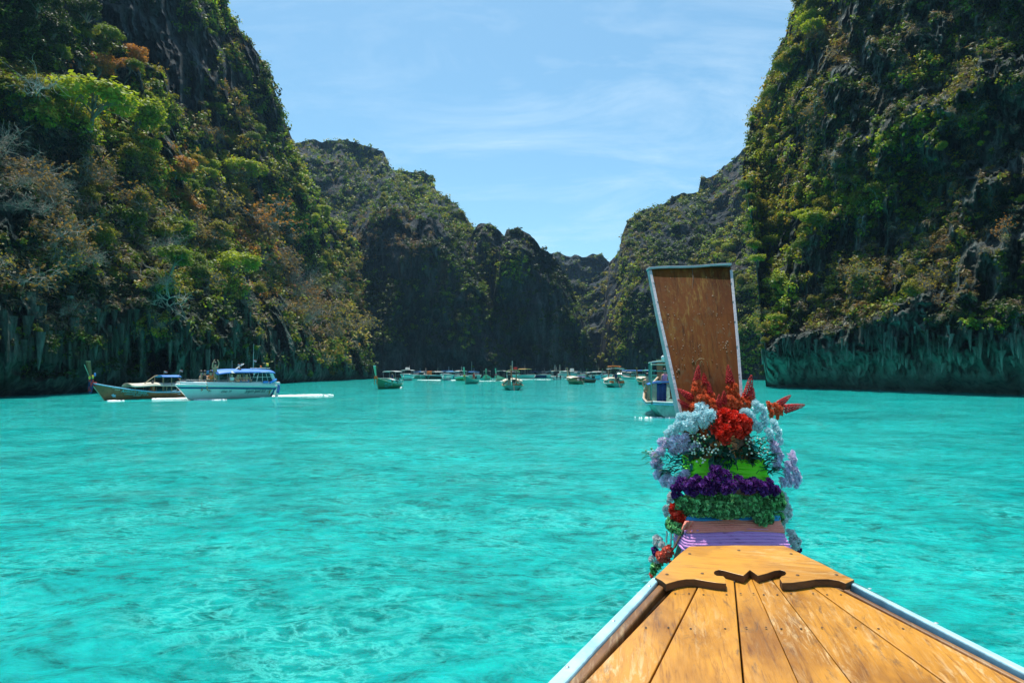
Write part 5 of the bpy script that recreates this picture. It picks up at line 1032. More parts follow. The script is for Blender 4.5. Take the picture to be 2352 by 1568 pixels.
PP = [(eA, (-1.2, 0.1, .4), -118, 'stand', NAVYCL, 'dark dressed helmsman on the green longtail with orange garlands'), (eB, (-1.0, .3, .35), -120, 'stand', REDP, 'figure in dark red standing on the teal masted longtail'),
    (eC, (-2.6, -.35, .45), 0, 'stand', None, 'bare chested man standing under the olive green canopy'), (eC, (-3.0, .5, .42), 90, 'stand', BLACK, 'helmsman in black standing at the engine under the olive green canopy'), (eC, (-1.0, -.3, .42), 60, 'sit', WHITE, 'passenger in white seated ahead of the olive green canopy'),
    (eD, (-2.9, .1, .45), 90, 'stand', NAVYCL, 'helmsman standing in the middle of the orange and white roofed longtail'), (eD, (-1.4, -.5, .5), 30, 'sit', PINKP, 'passenger in pink seated on the orange and white roofed longtail'),
    (eE, (-2.4, 0, .4), 90, 'sit', WHITE, 'passenger in white on the small longtail with the orange topped prow'), (eG, (0.5, .3, .42), -90, 'sit', ORANGEP, 'passenger in orange on the longtail coming straight on'), (eG, (-.6, -.35, .42), -90, 'sit', REDP, 'passenger in red on the longtail coming straight on'),
    (eH, (0.2, -.3, .42), -100, 'sit', REDP, 'passenger in red on the longtail with red sashes'), (b2_, (0.5, .4, 1.0), -90, 'sit', NAVYCL, 'dark dressed passenger under the bright blue roof of the far speedboat'),
    (eJ, (0, 0, .42), 60, 'sit', ORANGEP, 'orange dressed passenger on the far cream canopied longtail'), (eK, (-.8, 0, .42), 60, 'sit', WHITE, 'white dressed passenger on the far light blue longtail'), (eI, (-2.2, 0, .42), 60, 'stand', BLACK, 'dark helmsman on the longtail with the lifted tail shaft'),
    (eL, (-1, 0, .42), 60, 'stand', BLACK, 'dark figure standing on the far white hulled longtail')]
for (b_, v_, r_, po, tp, lab) in PP: person(lab, aboard(b_, v_), math.radians(r_), po, SKIN, top=tp)
# ------------------------------------------------------------------ our own longtail: bow deck in the foreground
def wood_mat(name, base, dark, pale, rough=0.45, worn=0.5, grain=1.0, coat=0.25, stain=0.5):
    """grain runs along V of the UV map (metres)"""
    m, t, b, out = new_mat(name); uv = N(t, 'ShaderNodeUVMap')
    oi = N(t, 'ShaderNodeObjectInfo'); sc_ = N(t, 'ShaderNodeMath', operation='MULTIPLY', i_1=37.0); t.links.new(oi.outputs['Random'], sc_.inputs[0])
    cx = N(t, 'ShaderNodeCombineXYZ'); t.links.new(sc_.outputs[0], cx.inputs[2]); va = N(t, 'ShaderNodeVectorMath', operation='ADD'); t.links.new(uv.outputs[0], va.inputs[0]); t.links.new(cx.outputs[0], va.inputs[1])
    def mn(sx, sy, scale, det=6, rough=0.6, dist=0.0, w=0):
        mp = N(t, 'ShaderNodeMapping'); mp.inputs['Scale'].default_value = (sx, sy, 1); mp.inputs['Location'].default_value = (w, w, w); t.links.new(va.outputs[0], mp.inputs[0])
        n = N(t, 'ShaderNodeTexNoise', i_Scale=scale, i_Detail=det, i_Roughness=rough, i_Distortion=dist); t.links.new(mp.outputs[0], n.inputs['Vector']); return n
    g = mn(14, 1.1, 4 * grain, 7, 0.65, 0.8); r = ramp(t, [(0.28, dark), (0.46, base), (0.74, tuple(min(1, v * 1.18) for v in base))]); t.links.new(g.outputs['Fac'], r.inputs[0])
    g2 = mn(1.6, 0.7, 2.2, 4, 0.6, 0.5, 5); r2 = ramp(t, [(0.36, (0.55, 0.45, 0.33)), (0.56, (1.1, 1.06, 1.0))]); t.links.new(g2.outputs['Fac'], r2.inputs[0])
    mx = N(t, 'ShaderNodeMix', data_type='RGBA', blend_type='MULTIPLY'); mx.inputs[0].default_value = 1; t.links.new(r.outputs[0], mx.inputs[6]); t.links.new(r2.outputs[0], mx.inputs[7])
    # worn pale scuffs and grey weathering
    w1 = mn(5, 1.0, 7, 9, 0.78, 0.6, 11); rw = ramp(t, [(0.50, 0.0), (0.62, worn)]); t.links.new(w1.outputs['Fac'], rw.inputs[0])
    w2 = mn(1.2, .8, 1.7, 3, 0.5, 0, 23); rw2 = ramp(t, [(0.44, 0.1), (0.62, 1.0)]); t.links.new(w2.outputs['Fac'], rw2.inputs[0])
    mu = N(t, 'ShaderNodeMath', operation='MULTIPLY'); t.links.new(rw.outputs[0], mu.inputs[0]); t.links.new(rw2.outputs[0], mu.inputs[1])
    m1 = N(t, 'ShaderNodeMix', data_type='RGBA'); m1.inputs[7].default_value = (*pale, 1); t.links.new(mu.outputs[0], m1.inputs[0]); t.links.new(mx.outputs[2], m1.inputs[6])
    s1 = mn(3, 1.2, 5, 8, 0.75, 1.0, 41); rs = ramp(t, [(0.55, 0.0), (0.70, stain)]); t.links.new(s1.outputs['Fac'], rs.inputs[0])
    m2 = N(t, 'ShaderNodeMix', data_type='RGBA'); m2.inputs[7].default_value = (0.13, 0.075, 0.035, 1); t.links.new(rs.outputs[0], m2.inputs[0]); t.links.new(m1.outputs[2], m2.inputs[6])
    # a few scratches across the grain
    s2 = mn(2.2, 9, 2.6, 2, 0.4, 3.0, 60); sb_ = N(t, 'ShaderNodeMath', operation='SUBTRACT', i_1=0.5); t.links.new(s2.outputs['Fac'], sb_.inputs[0]); sa_ = N(t, 'ShaderNodeMath', operation='ABSOLUTE'); t.links.new(sb_.outputs[0], sa_.inputs[0])
    rs2 = ramp(t, [(0.0, 0.5), (0.0035, 0.0)]); t.links.new(sa_.outputs[0], rs2.inputs[0]); mq = N(t, 'ShaderNodeMath', operation='MULTIPLY'); t.links.new(rs2.outputs[0], mq.inputs[0]); t.links.new(rw2.outputs[0], mq.inputs[1])
    m3 = N(t, 'ShaderNodeMix', data_type='RGBA'); m3.inputs[7].default_value = (*pale, 1); t.links.new(mq.outputs[0], m3.inputs[0]); t.links.new(m2.outputs[2], m3.inputs[6])
    t.links.new(m3.outputs[2], b.inputs['Base Color']); b.inputs['Roughness'].default_value = rough; b.inputs['Coat Weight'].default_value = coat; b.inputs['Coat Roughness'].default_value = 0.22
    bp = N(t, 'ShaderNodeBump', i_Strength=0.35, i_Distance=0.004); t.links.new(w1.outputs['Fac'], bp.inputs['Height']); bp2 = N(t, 'ShaderNodeBump', i_Strength=0.35, i_Distance=0.003); t.links.new(g.outputs['Fac'], bp2.inputs['Height']); t.links.new(bp.outputs[0], bp2.inputs['Normal']); t.links.new(bp2.outputs[0], b.inputs['Normal'])
    return m
DECKW = wood_mat('varnished_deck', (0.50, 0.225, 0.022), (0.24, 0.09, 0.012), (0.74, 0.52, 0.26), 0.38, 0.85, 1.3, 0.3, 0.85)
PLATEW = wood_mat('varnished_plate', (0.56, 0.26, 0.032), (0.36, 0.15, 0.02), (0.72, 0.48, 0.2), 0.4, 0.6, 0.8)
BOARDW = wood_mat('weathered_prow_wood', (0.13, 0.036, 0.007), (0.028, 0.009, 0.004), (0.26, 0.13, 0.03), 0.7, 0.8, 0.8, 0.0, 0.9)
BOARDW.node_tree.nodes['Principled BSDF'].inputs['Specular IOR Level'].default_value = 0.12
EDGEW = wood_mat('dark_edge_wood', (0.26, 0.12, 0.03), (0.10, 0.045, 0.015), (0.5, 0.35, 0.18), 0.5, 0.6, 1.0, 0.2, 0.9)
RAILP = simple('worn_blue_white_paint', (0.33, 0.58, 0.68), 0.5, var=0.32, scale=9, bump=0.25, bscale=30)
ZINC = simple('galvanised_strip', (0.42, 0.38, 0.41), 0.55, metal=0.0, var=0.18, scale=14, bump=0.2, bscale=60)
Z0, SL = 1.36, 0.075
def deck(x, y, lift=0.0):
    d = (CAMZ - Z0 - lift + 1.9 * SL) / ((y - HY) / F + SL); return pos(x, y, d)
OUR = empty('longtail_boat', (1.0, 2.4, 0.0), 0, 'our own longtail, its varnished orange deck and tall brown prow board filling the right foreground', 'boat')
OL_ = Vector((1.0, 2.4, 0.0))
def up_mesh(name, V, Fc, mat, parent, uvfn=None, bev=0.0, smooth=False):
    """V in world space; uv from uvfn(v) in metres"""
    V = [Vector(v) - OL_ for v in V]; o = mesh_obj(name, V, Fc, mat, parent, smooth=smooth)
    if uvfn:
        uvl = o.data.uv_layers.new(name='UVMap')
        for p in o.data.polygons:
            for li in p.loop_indices: uvl.data[li].uv = uvfn(V[o.data.loops[li].vertex_index])
    if bev: bevel(o, bev)
    return o
AX = Vector((0.2, 1.0, 0)).normalized(); AXR = Vector((AX.y, -AX.x, 0))
def uv_along(v): return (v.dot(AXR), v.dot(AX))
def uv_across(v): return (v.dot(AX) + v.z, v.dot(AXR) * 1.0)
def slab(name, top, thick, mat, uvfn, bev=0.004, parent=None):
    n = len(top); V = list(top) + [v - Vector((0, 0, thick)) for v in top]
    Fc = [tuple(range(n)), tuple(range(2 * n - 1, n - 1, -1))] + [(i, i + n, (i + 1) % n + n, (i + 1) % n) for i in range(n)]
    return up_mesh(name, V, Fc, mat, parent or OUR, uvfn, bev)
def lerp2(p0, p1, t): return (p0[0] + (p1[0] - p0[0]) * t, p0[1] + (p1[1] - p0[1]) * t)
def seam(p0, p1, ye=2250, yt=1315):                  # straight seam through two sight points, lengthened towards us and under the plate
    f = lambda y: p0[0] + (p1[0] - p0[0]) * (y - p0[1]) / (p1[1] - p0[1]); return [(f(yt), yt), (f(1568), 1568), (f(1800), 1800), (f(ye), ye)]
S_ = [seam((1340, 1568), (1554, 1346)), seam((1491, 1568), (1603, 1346)), seam((1708, 1568), (1687, 1334)), seam((1834.5, 1568), (1733, 1342)), seam((1956, 1568), (1776, 1334)), seam((2173, 1568), (1876, 1354)), seam((2335, 1562), (1944, 1362))]
gap = 2.4
for k in range(6):
    a, b = S_[k], S_[k + 1]; dz = [0, 0.002, -0.002, 0.001, -0.001, 0.002][k]
    gl_, gr_ = (0 if k == 0 else gap), (0 if k == 5 else gap)
    if k == 2: gr_ = 1.0
    if k == 3: gl_, gr_ = 1.0, 1.2
    if k == 4: gl_ = 1.2
    L_ = [deck(p[0] + gl_ * (p[1] - 853) / 700, p[1], dz) for p in a]; R2 = [deck(p[0] - gr_ * (p[1] - 853) / 700, p[1], dz) for p in b]
    slab('plank', L_ + R2[::-1], 0.028, DECKW, (lambda kk: (lambda v: (v.dot(AXR) + kk * 3.1, v.dot(AX) + kk * 1.7)))(k), 0.003)
# coaming strips, rails with screws
def strip(name, pl0, pl1, w0, w1, lift, thick, mat, bev=0.006):
    """pl0/pl1 sight points far and near; widths in picture units"""
    f = lambda p, q, y: p + (q - p) * (y - pl0[1]) / (pl1[1] - pl0[1]); ys = [pl0[1], 1450, 1568, 1800, 2250] if pl0[1] < 1440 else [pl0[1], 1568, 1800, 2250]
    Lf = [deck(f(pl0[0], pl1[0], y), y, lift) for y in ys]; Rt = [deck(f(pl0[0] + w0, pl1[0] + w1, y), y, lift) for y in ys]
    return slab(name, Lf + Rt[::-1], thick, mat, uv_along, bev)
strip('rail', (1498, 1325), (1254.6, 1568), 20, 42, 0.022, 0.06, RAILP)
strip('coaming', (1519, 1334), (1299, 1568), 18, 33, 0.010, 0.05, EDGEW)
strip('coaming', (1538, 1345), (1334, 1568), 13, 5, -0.022, 0.03, EDGEW, 0.003)
strip('rail', (1950, 1337), (2376, 1556), 13, 28, 0.022, 0.06, RAILP)
strip('coaming', (1935, 1352), (2334, 1560), 13, 19, 0.010, 0.05, EDGEW)
strip('coaming', (1930, 1355), (2318, 1560), 4, 15, -0.022, 0.03, EDGEW, 0.003)
def screw(p, r=0.0055, parent=None, mat=STEEL):
    n = 8; p = Vector(p) - OL_; V = [(p.x + r * math.cos(a), p.y + r * math.sin(a), p.z + 0.0005) for a in np.linspace(0, 2 * math.pi, n + 1)[:-1]] + [(p.x + r * .6 * math.cos(a), p.y + r * .6 * math.sin(a), p.z + 0.0022) for a in np.linspace(0, 2 * math.pi, n + 1)[:-1]]
    mesh_obj('screw', V, [tuple(range(n, 2 * n))] + [(i, (i + 1) % n, (i + 1) % n + n, i + n) for i in range(n)], mat, parent or OUR)
for (sx, sy) in ((1491, 1344), (1409, 1424), (1303, 1530), (1998, 1351), (2151, 1430)): screw(deck(sx, sy, 0.023), 0.0075)
for (sx, sy) in ((1697, 1263), (1584, 1271), (1817, 1271), (1532, 1318), (1613, 1316), (1921, 1319), (1832, 1320)): screw(deck(sx, sy, 0.034), 0.0075, None, DARKW)
for k_ in range(6):
    for fr_ in (0.22, 0.78):
        for yy_ in (1362, 1440):
            a_, b_ = S_[k_], S_[k_ + 1]; ff = lambda sm: sm[0][0] + (sm[1][0] - sm[0][0]) * (yy_ - sm[0][1]) / (sm[1][1] - sm[0][1]); screw(deck(ff(a_) + (ff(b_) - ff(a_)) * fr_, yy_ + 3 * (k_ % 2), 0.003), 0.0045, None, DARKW)
# carved bow plate
C1 = lambda cx, cy: (1205.9 + cx * .4873, 1119.8 + cy * .4873)
cp = [(775, 275), (735, 305), (690, 345), (650, 385), (612, 420), (645, 437), (664, 452), (684, 446), (720, 436), (760, 429), (800, 429), (850, 438), (900, 446), (948, 450), (946, 427), (935, 415), (905, 413), (893, 406), (890, 398), (897, 390), (915, 385), (940, 390), (985, 402), (1030, 413), (1042, 402), (1060, 386), (1080, 400), (1098, 413), (1140, 402), (1175, 390), (1205, 386), (1225, 392), (1231, 401), (1226, 410), (1208, 416), (1200, 426), (1206, 436), (1212, 447), (1260, 446), (1320, 438), (1370, 430), (1430, 429), (1480, 437), (1512, 450), (1552, 432), (1480, 398), (1400, 356), (1320, 319), (1255, 286), (1220, 272), (1000, 270)]
top = [deck(*C1(a, b), 0.033) for a, b in cp]
pm = slab('bow_plate', top, 0.032, PLATEW, uv_across, 0.002)
pm.data.materials.append(wood_mat('shaded_edge_wood', (0.10, 0.045, 0.014), (0.04, 0.018, 0.008), (0.2, 0.12, 0.05), 0.7, 0.3, 1.0, 0.0, 0.8))  # darker wood for the side faces, their shade put into the colour
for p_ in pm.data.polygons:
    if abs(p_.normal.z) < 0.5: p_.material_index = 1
# hull below the rails and a dark sheet added to shade the plank gaps
us = [(1498, 1325, 1961, 1331), (1420, 1402, 2100, 1400), (1254.6, 1568, 2404, 1556), (1013, 1809, 2874, 1809), (575, 2250, 3700, 2250)]
Lp = [deck(a, b, -0.05) + AXR * .035 for a, b, c, d_ in us]; Rp = [deck(c, d_, -0.05) - AXR * .035 for a, b, c, d_ in us]
stemx = Vector((1.27, 3.62, 1.22)); Lp = [stemx - AXR * .12] + Lp; Rp = [stemx + AXR * .12] + Rp
for P_, sg in ((Lp, 1), (Rp, -1)):
    A = []
    for i, p in enumerate(P_):
        inn = AXR * sg; base = p.copy(); mid = p + inn * (0.10 if i else 0.02); low = p + inn * (0.38 if i else 0.10)
        if i == 0: mid -= AX * .05; low -= AX * .35
        A.append([tuple(base - OL_), tuple(Vector((mid.x, mid.y, base.z * .6)) - OL_), tuple(Vector((low.x, low.y, 0.1)) - OL_), tuple(Vector((low.x + inn.x * .2, low.y + inn.y * .2, -0.35)) - OL_)])
    grid_mesh('hull_side', A, BROWNW, OUR, thick=0.04)
A = [[tuple(p + Vector((0, 0, -0.10)) - OL_) for p in (l, (l + r) / 2, r)] for l, r in [(deck(1580, 1256), deck(1804, 1256))] + list(zip(Lp[1:], Rp[1:]))]; grid_mesh('dark_gap_sheet', A, DARKW, OUR)

# stem block, wrapped cloths, prow board: levels (y, left x, right x, distance of the near face, thickness)
LV = [(1330, 1560, 1830, 3.40, .20), (1252, 1584, 1800, 3.43, .20), (1215, 1588, 1782, 3.50, .19), (1190, 1592, 1771, 3.56, .18), (1100, 1600, 1752, 3.65, .16), (1060, 1598, 1742, 3.69, .15), (990, 1575, 1722, 3.76, .12), (943, 1561, 1706, 3.82, .10), (840, 1539, 1700.5, 3.97, .085), (720, 1512, 1690, 4.19, .07), (612, 1490.5, 1680, 4.42, .06)]
LVa = np.array(LV)[::-1]
def level(y): return [float(np.interp(y, LVa[:, 0], LVa[:, k])) for k in range(1, 5)]
def ring(y, grow=0.0, round_=0.02, n=3, wob=0.0, tilt=0.0):
    """rounded rectangle round the stem at height of sight line y"""
    xl, xr, d, th = level(y); a = pos(xl, y, d); b = pos(xr, y, d - 0.0); c = (a + b) / 2; h = (b - a).length / 2 + grow; t = th + 2 * grow; X = (b - a).normalized(); Yv = Vector((-X.y, X.x, 0)).normalized()
    o = c - Yv * grow; pts = []
    for (sx, sy) in ((-1, 0), (1, 0), (1, 1), (-1, 1)):
        cx_, cy_ = sx * (h - round_), (round_ if sy == 0 else t - round_); a0 = {(-1, 0): math.pi, (1, 0): 1.5 * math.pi, (1, 1): 0, (-1, 1): .5 * math.pi}[(sx, sy)]
        for q in range(n): an = a0 + (math.pi / 2) * q / (n - 1); pts.append(o + X * (cx_ + round_ * math.cos(an)) + Yv * (cy_ + round_ * math.sin(an)))
    return pts
def loft(name, ys, mat, grow=0.0, round_=0.01, n=3, fn=None, cap=True, uv=None, parent=None):
    R = [ring(y, grow, round_, n) for y in ys]
    if fn: R = [[fn(i, j, p) for j, p in enumerate(r)] for i, r in enumerate(R)]
    m = len(R[0]); V = [p for r in R for p in r]; Fc = [(i * m + j, i * m + (j + 1) % m, (i + 1) * m + (j + 1) % m, (i + 1) * m + j) for i in range(len(R) - 1) for j in range(m)]
    if cap: Fc += [tuple(range(m - 1, -1, -1)), tuple((len(R) - 1) * m + j for j in range(m))]
    return V, Fc
uv_up = lambda v: (v.x - 0.06 * v.z, v.z + v.y * .3)
V, Fc = loft('stem_block', [1330, 1252, 1232, 1100, 1000], DARKW); up_mesh('stem_block', V, Fc, EDGEW, OUR, uv_up, 0.006)
ys_b = [1010, 943, 880, 800, 720, 660, 613]
V, Fc = loft('prow_board', ys_b, BOARDW, 0, 0.012); brd = up_mesh('prow_board', V, Fc, BOARDW, OUR, uv_up, 0.0)
# galvanised edging with rivets and a split in the wood
def edge_strip(ys, side):
    P_ = []
    for y in ys:
        xl, xr, d, th = level(y); a, b = pos(xl, y, d), pos(xr, y, d); X = (b - a).normalized(); Yv = Vector((-X.y, X.x, 0)); o = a if side < 0 else b; wI = 0.014
        P_.append([o - X * side * wI - Yv * .004, o + X * side * .005 - Yv * .004, o + X * side * .005 + Yv * (th + .004), o - X * side * wI + Yv * (th + .004)])
    V = [p for r in P_ for p in r]; n = len(P_); Fc = [(i * 4 + j, i * 4 + (j + 1) % 4, (i + 1) * 4 + (j + 1) % 4, (i + 1) * 4 + j) for i in range(n - 1) for j in range(4)] + [(3, 2, 1, 0), tuple((n - 1) * 4 + j for j in range(4))]
    return V, Fc
for side in (-1, 1):
    V, Fc = edge_strip([985, 943, 880, 800, 720, 660, 620], side); me_ = up_mesh('metal_edging', V, Fc, ZINC, OUR, None, 0.002)
    for y in (650, 693, 738, 795, 860):
        xl, xr, d, th = level(y); p = pos((xl + 4) if side < 0 else (xr - 4), y, d - 0.006) - OL_
        V = [(p.x + r * math.cos(a), p.y - dd, p.z + r * math.sin(a)) for r, dd in ((.0055, 0), (.003, .003)) for a in np.linspace(0, 6.283, 9)[:-1]]
        mesh_obj('rivet', V, [tuple(range(8, 16))] + [(i, (i + 1) % 8, (i + 1) % 8 + 8, i + 8) for i in range(8)], MC('dull_rivet', (.2, .19, .18), .6), OUR)
a, b = pos(1489, 617, 4.40), pos(1680, 608, 4.40); X = (b - a).normalized(); Yv = Vector((-X.y, X.x, 0)); V = []
for k in range(9):
    t = k / 8; c = a + (b - a) * t + Vector((0, 0, 0.003 * math.sin(t * 9)))
    V += [c + Yv * -.008 + Vector((0, 0, -.006)), c + Yv * -.008 + Vector((0, 0, .010)), c + Yv * .07 + Vector((0, 0, .010)), c + Yv * .07 + Vector((0, 0, -.006))]
Fc = [(i * 4 + j, i * 4 + (j + 1) % 4, (i + 1) * 4 + (j + 1) % 4, (i + 1) * 4 + j) for i in range(8) for j in range(4)] + [(3, 2, 1, 0), (32, 33, 34, 35)]
up_mesh('metal_edging', V, Fc, ZINC, OUR, None, 0.003)
sp_ = [pos(1590, 617, 4.405), pos(1592, 640, 4.355), pos(1590.5, 664, 4.31)]; V, Q = tube_np([([tuple(p - OL_) for p in sp_], [0.0035, 0.0025, 0.0008])], 4); mesh_obj('split_in_wood', V.tolist(), Q.tolist(), DARKW, OUR)
# dried drips and lumps of old wax on the board
V, Fc = [], []; gg = np.random.default_rng(5)
for i in range(150):
    cl_ = [(1530, 660), (1545, 700), (1625, 680), (1640, 720), (1660, 760), (1668, 780), (1600, 820), (1560, 840), (1580, 790), (1650, 820), (1545, 760), (1610, 740)][gg.integers(0, 12)]
    x, y = cl_[0] + gg.normal() * 7, cl_[1] + gg.normal() * 26; xl, xr, d, th = level(y); x = min(max(x, xl + 12), xr - 12)
    p = pos(x, y, d - 0.0005) - OL_; r = gg.uniform(.0015, .006) * (1 if gg.random() < .8 else 1.5); k = len(V)
    for q in range(5): an = q * 1.2566 + gg.random() * .5; V.append((p.x + r * math.cos(an), p.y + .002, p.z + r * 1.3 * math.sin(an)))
    V.append((p.x, p.y - r * .6, p.z)); Fc += [(k + q, k + (q + 1) % 5, k + 5) for q in range(5)]
o = mesh_obj('wax_drips', V, Fc, MC('old_wax', (0.24, 0.12, 0.06), .6), OUR); o['kind'] = 'stuff'
# carved and painted oval mark low on the board
V, Q = tube_np([([tuple(pos(1611 + 14 * math.cos(a), 836 + 13 * math.sin(a), level(836)[2] - (836 + 13 * math.sin(a) - 836) * -.0017 - .001) - OL_) for a in np.linspace(-0.6, 5.2, 22)], [0.0016] * 22), ([tuple(pos(1606 + 8 * t + 2 * math.sin(t * 9), 836 + 7 * math.sin(t * 7), level(836)[2] - .0012 + .011 * math.sin(t * 7)) - OL_) for t in np.linspace(0, 1, 14)], [0.0013] * 14)], 4)
mesh_obj('scratched_oval_mark', V.tolist(), Q.tolist(), MC('scratch', (.42, .30, .14), .6), OUR)

# ------------------------------------------------------------------ cloth wound round the stem
def cloth_mat(name, c): return simple(name, c, 0.75, var=0.10, scale=5, bump=0.3, bscale=70)
def sash(name, y0, y1, mat, label, grow=0.02, folds=9, drop=0.0, lean=0.0, seed=0, amp=0.0055):
    ys = np.linspace(y0, y1, folds * 7 + 1); g = np.random.default_rng(seed); ph = g.random(8) * 6
    R = []
    for i, y in enumerate(ys):
        r = ring(float(y), grow, 0.028, 4); c = sum(r, Vector()) / len(r)
        r = r[:4] + [r[3].lerp(r[4], q / 15) for q in range(1, 15)] + r[4:8] + [r[7].lerp(r[8], q / 4) for q in range(1, 4)] + r[8:12] + [r[11].lerp(r[12], q / 14) for q in range(1, 14)] + r[12:16] + [r[15].lerp(r[0], q / 4) for q in range(1, 4)]
        k = i / (len(ys) - 1); out_ = []
        for j, p in enumerate(r):
            a = j / len(r) * 2 * math.pi; v = p - c; v.z = 0; v.normalize()
            sl = 1.1 * math.sin(a * 2 + ph[0]) + .6 * math.sin(a * 5 + ph[1])
            f = math.sin(k * folds * 6.283 + sl + ph[2]); f = math.copysign(abs(f) ** .6, f)
            f2 = math.sin(k * folds * 1.7 * 6.283 - sl * 1.4 + ph[3] + 2 * math.sin(a * 3))
            out_.append(p + v * amp * (f + .6 * f2) + Vector((0, 0, amp * .8 * math.sin(a * 3 + ph[4] + k))))
        R.append(out_)
    m_ = len(R[0]); V = [p for r in R for p in r]; Fc = [(i * m_ + j, i * m_ + (j + 1) % m_, (i + 1) * m_ + (j + 1) % m_, (i + 1) * m_ + j) for i in range(len(R) - 1) for j in range(m_)]
    V = [Vector(v) for v in V]; c0 = sum(V, Vector()) / len(V); o = mesh_obj(name, [v - c0 for v in V], Fc, mat, None, c0, smooth=True)
    m = o.modifiers.new('thickness', 'SOLIDIFY'); m.thickness = 0.004; m.offset = 1
    return tag(o, label, 'sash', 'cloth sashes wound round the prow')
PUR = cloth_mat('purple_cloth', (0.62, 0.27, 0.60)); CORAL = cloth_mat('coral_cloth', (1.0, 0.26, 0.19)); BLU2 = cloth_mat('blue_satin', (0.02, 0.24, 0.50)); LIME2 = cloth_mat('lime_cloth', (0.22, 0.80, 0.02))
sash('cloth_sash', 1262, 1212, PUR, 'purple cloth sash wound lowest round the prow, just above the wooden plate', 0.028, 7, seed=1)
sash('cloth_sash', 1218, 1188, CORAL, 'coral pink cloth sash wound between the purple sash and the green garland', 0.036, 6, seed=2)
sash('cloth_sash', 1194, 1180, BLU2, 'thin blue satin sash showing between the coral sash and the green garland', 0.04, 1, seed=3)
sash('cloth_sash', 1108, 1052, LIME2, 'bright lime green pleated sash between the purple garland and the flowers', 0.03, 5, seed=4, amp=.006)
# loose purple fold falling over the left corner
A = [[tuple(pos(1606 - 20 * k - 5 * j * (1.1 - .3 * k) + 3 * math.sin(j * 2.1 + k * 3), 1217 + 31 * k + 4 * j * k, 3.47 - 0.018 * math.sin(j * 2.5 + k * 2) + 0.04 * k)) for j in range(7)] for k in np.linspace(0, 1.6, 12)]
o = grid_mesh('sash_tail', A, PUR, None, thick=.006); tag(o, 'loose purple cloth tail hanging over the left corner of the wooden plate', 'sash', 'cloth sashes wound round the prow')
A = [[tuple(pos(1594 - 22 * k - 5 * j, 1196 + 30 * k + 5 * j * k, 3.475 - 0.015 * math.sin(j * 2.5) + 0.05 * k)) for j in range(5)] for k in np.linspace(0, 1.5, 8)]
o = grid_mesh('sash_tail', A, CORAL, None, thick=.006); tag(o, 'loose coral cloth tail beside the purple one at the left of the prow', 'sash', 'cloth sashes wound round the prow')

# ------------------------------------------------------------------ flowers
def petal_mat(name, c, trans=0.25, var=0.25):
    m, t, b, out = new_mat(name); g = N(t, 'ShaderNodeNewGeometry'); r = ramp(t, [(0, tuple(v * (1 - var) for v in c)), (.5, c), (1, tuple(min(1, v * (1 + var) + .03) for v in c))]); t.links.new(g.outputs['Random Per Island'], r.inputs[0])
    t.links.new(r.outputs[0], b.inputs['Base Color']); b.inputs['Roughness'].default_value = .6; b.inputs['Specular IOR Level'].default_value = .25
    tr = N(t, 'ShaderNodeBsdfTranslucent'); t.links.new(r.outputs[0], tr.inputs[0]); mx = N(t, 'ShaderNodeMixShader'); mx.inputs[0].default_value = trans; t.links.new(b.outputs[0], mx.inputs[1]); t.links.new(tr.outputs[0], mx.inputs[2]); t.links.new(mx.outputs[0], out.inputs[0]); return m
def bloom_mesh(seed, mat, petals=44, ruf=0.20, pw=0.55, cup=0.5, nu=4, nv=4):
    g = np.random.default_rng(seed); V, Fc = [], []
    for i in range(petals):
        q = (i + .5) / petals; th = math.acos(1 - 1.35 * q); ph = i * 2.39996 + g.normal() * .15; ax = np.array([math.sin(th) * math.cos(ph), math.sin(th) * math.sin(ph), math.cos(th)])
        s = np.cross(ax, [0.1, .2, 1]); s /= np.linalg.norm(s); n_ = np.cross(ax, s); L = g.uniform(.75, 1.05); w = pw * g.uniform(.7, 1.15); k0 = len(V); tw = g.normal() * .7; s2 = s * math.cos(tw) + n_ * math.sin(tw); n2 = np.cross(ax, s2)
        for u in range(nu):
            uu = u / (nu - 1)
            for v in range(nv):
                vv = v / (nv - 1) * 2 - 1; ww = w * (0.22 + .78 * uu ** .8)
                p = ax * (0.22 + (L - .22) * uu - 0.12 * vv * vv * uu) + s2 * vv * ww * .5 + n2 * (cup * .25 * uu * uu * math.cos(vv * 1.5) + ruf * uu * g.normal() * .6)
                V.append(tuple(p))
        for u in range(nu - 1):
            for v in range(nv - 1): a = k0 + u * nv + v; Fc.append((a, a + 1, a + nv + 1, a + nv))
    me = bpy.data.meshes.new('bloom'); me.from_pydata(V, [], Fc); me.update(); me.materials.append(mat); return me
PM = dict(ice=petal_mat('ice_blue_petal', (0.62, 0.82, 0.86), .3, .12), red=petal_mat('red_petal', (0.80, 0.035, 0.015), .3, .4), coral=petal_mat('coral_petal', (0.85, 0.15, 0.05), .35, .35), lilac=petal_mat('lilac_petal', (0.74, 0.64, 0.82), .3, .2),
          purple=petal_mat('deep_purple_petal', (0.11, 0.018, 0.19), .3, .6), leafy=petal_mat('green_ruffle', (0.17, 0.42, 0.15), .3, .75), white=petal_mat('white_petal', (0.72, 0.72, 0.72), .3, .1), salmon=petal_mat('salmon_petal', (0.85, 0.16, 0.10), .3, .3))
LEAFP = petal_mat('dark_leaf', (0.02, 0.075, 0.05), .15, .6); TEALP = petal_mat('teal_leaf', (0.02, 0.14, 0.13), .15, .4); SPIKE = petal_mat('spike_bead', (0.60, 0.025, 0.03), .15, .3)
BM = {k: [bloom_mesh(10 + i * 5 + j, m, 46 if k != 'leafy' else 30, .30 if k != 'leafy' else .4, .5 if k != 'leafy' else .8, .5) for j in range(3)] for i, (k, m) in enumerate(PM.items())}
C2 = lambda cx, cy: (1435.6 + .32956 * cx, 803.9 + .32956 * cy)
fg = np.random.default_rng(17)
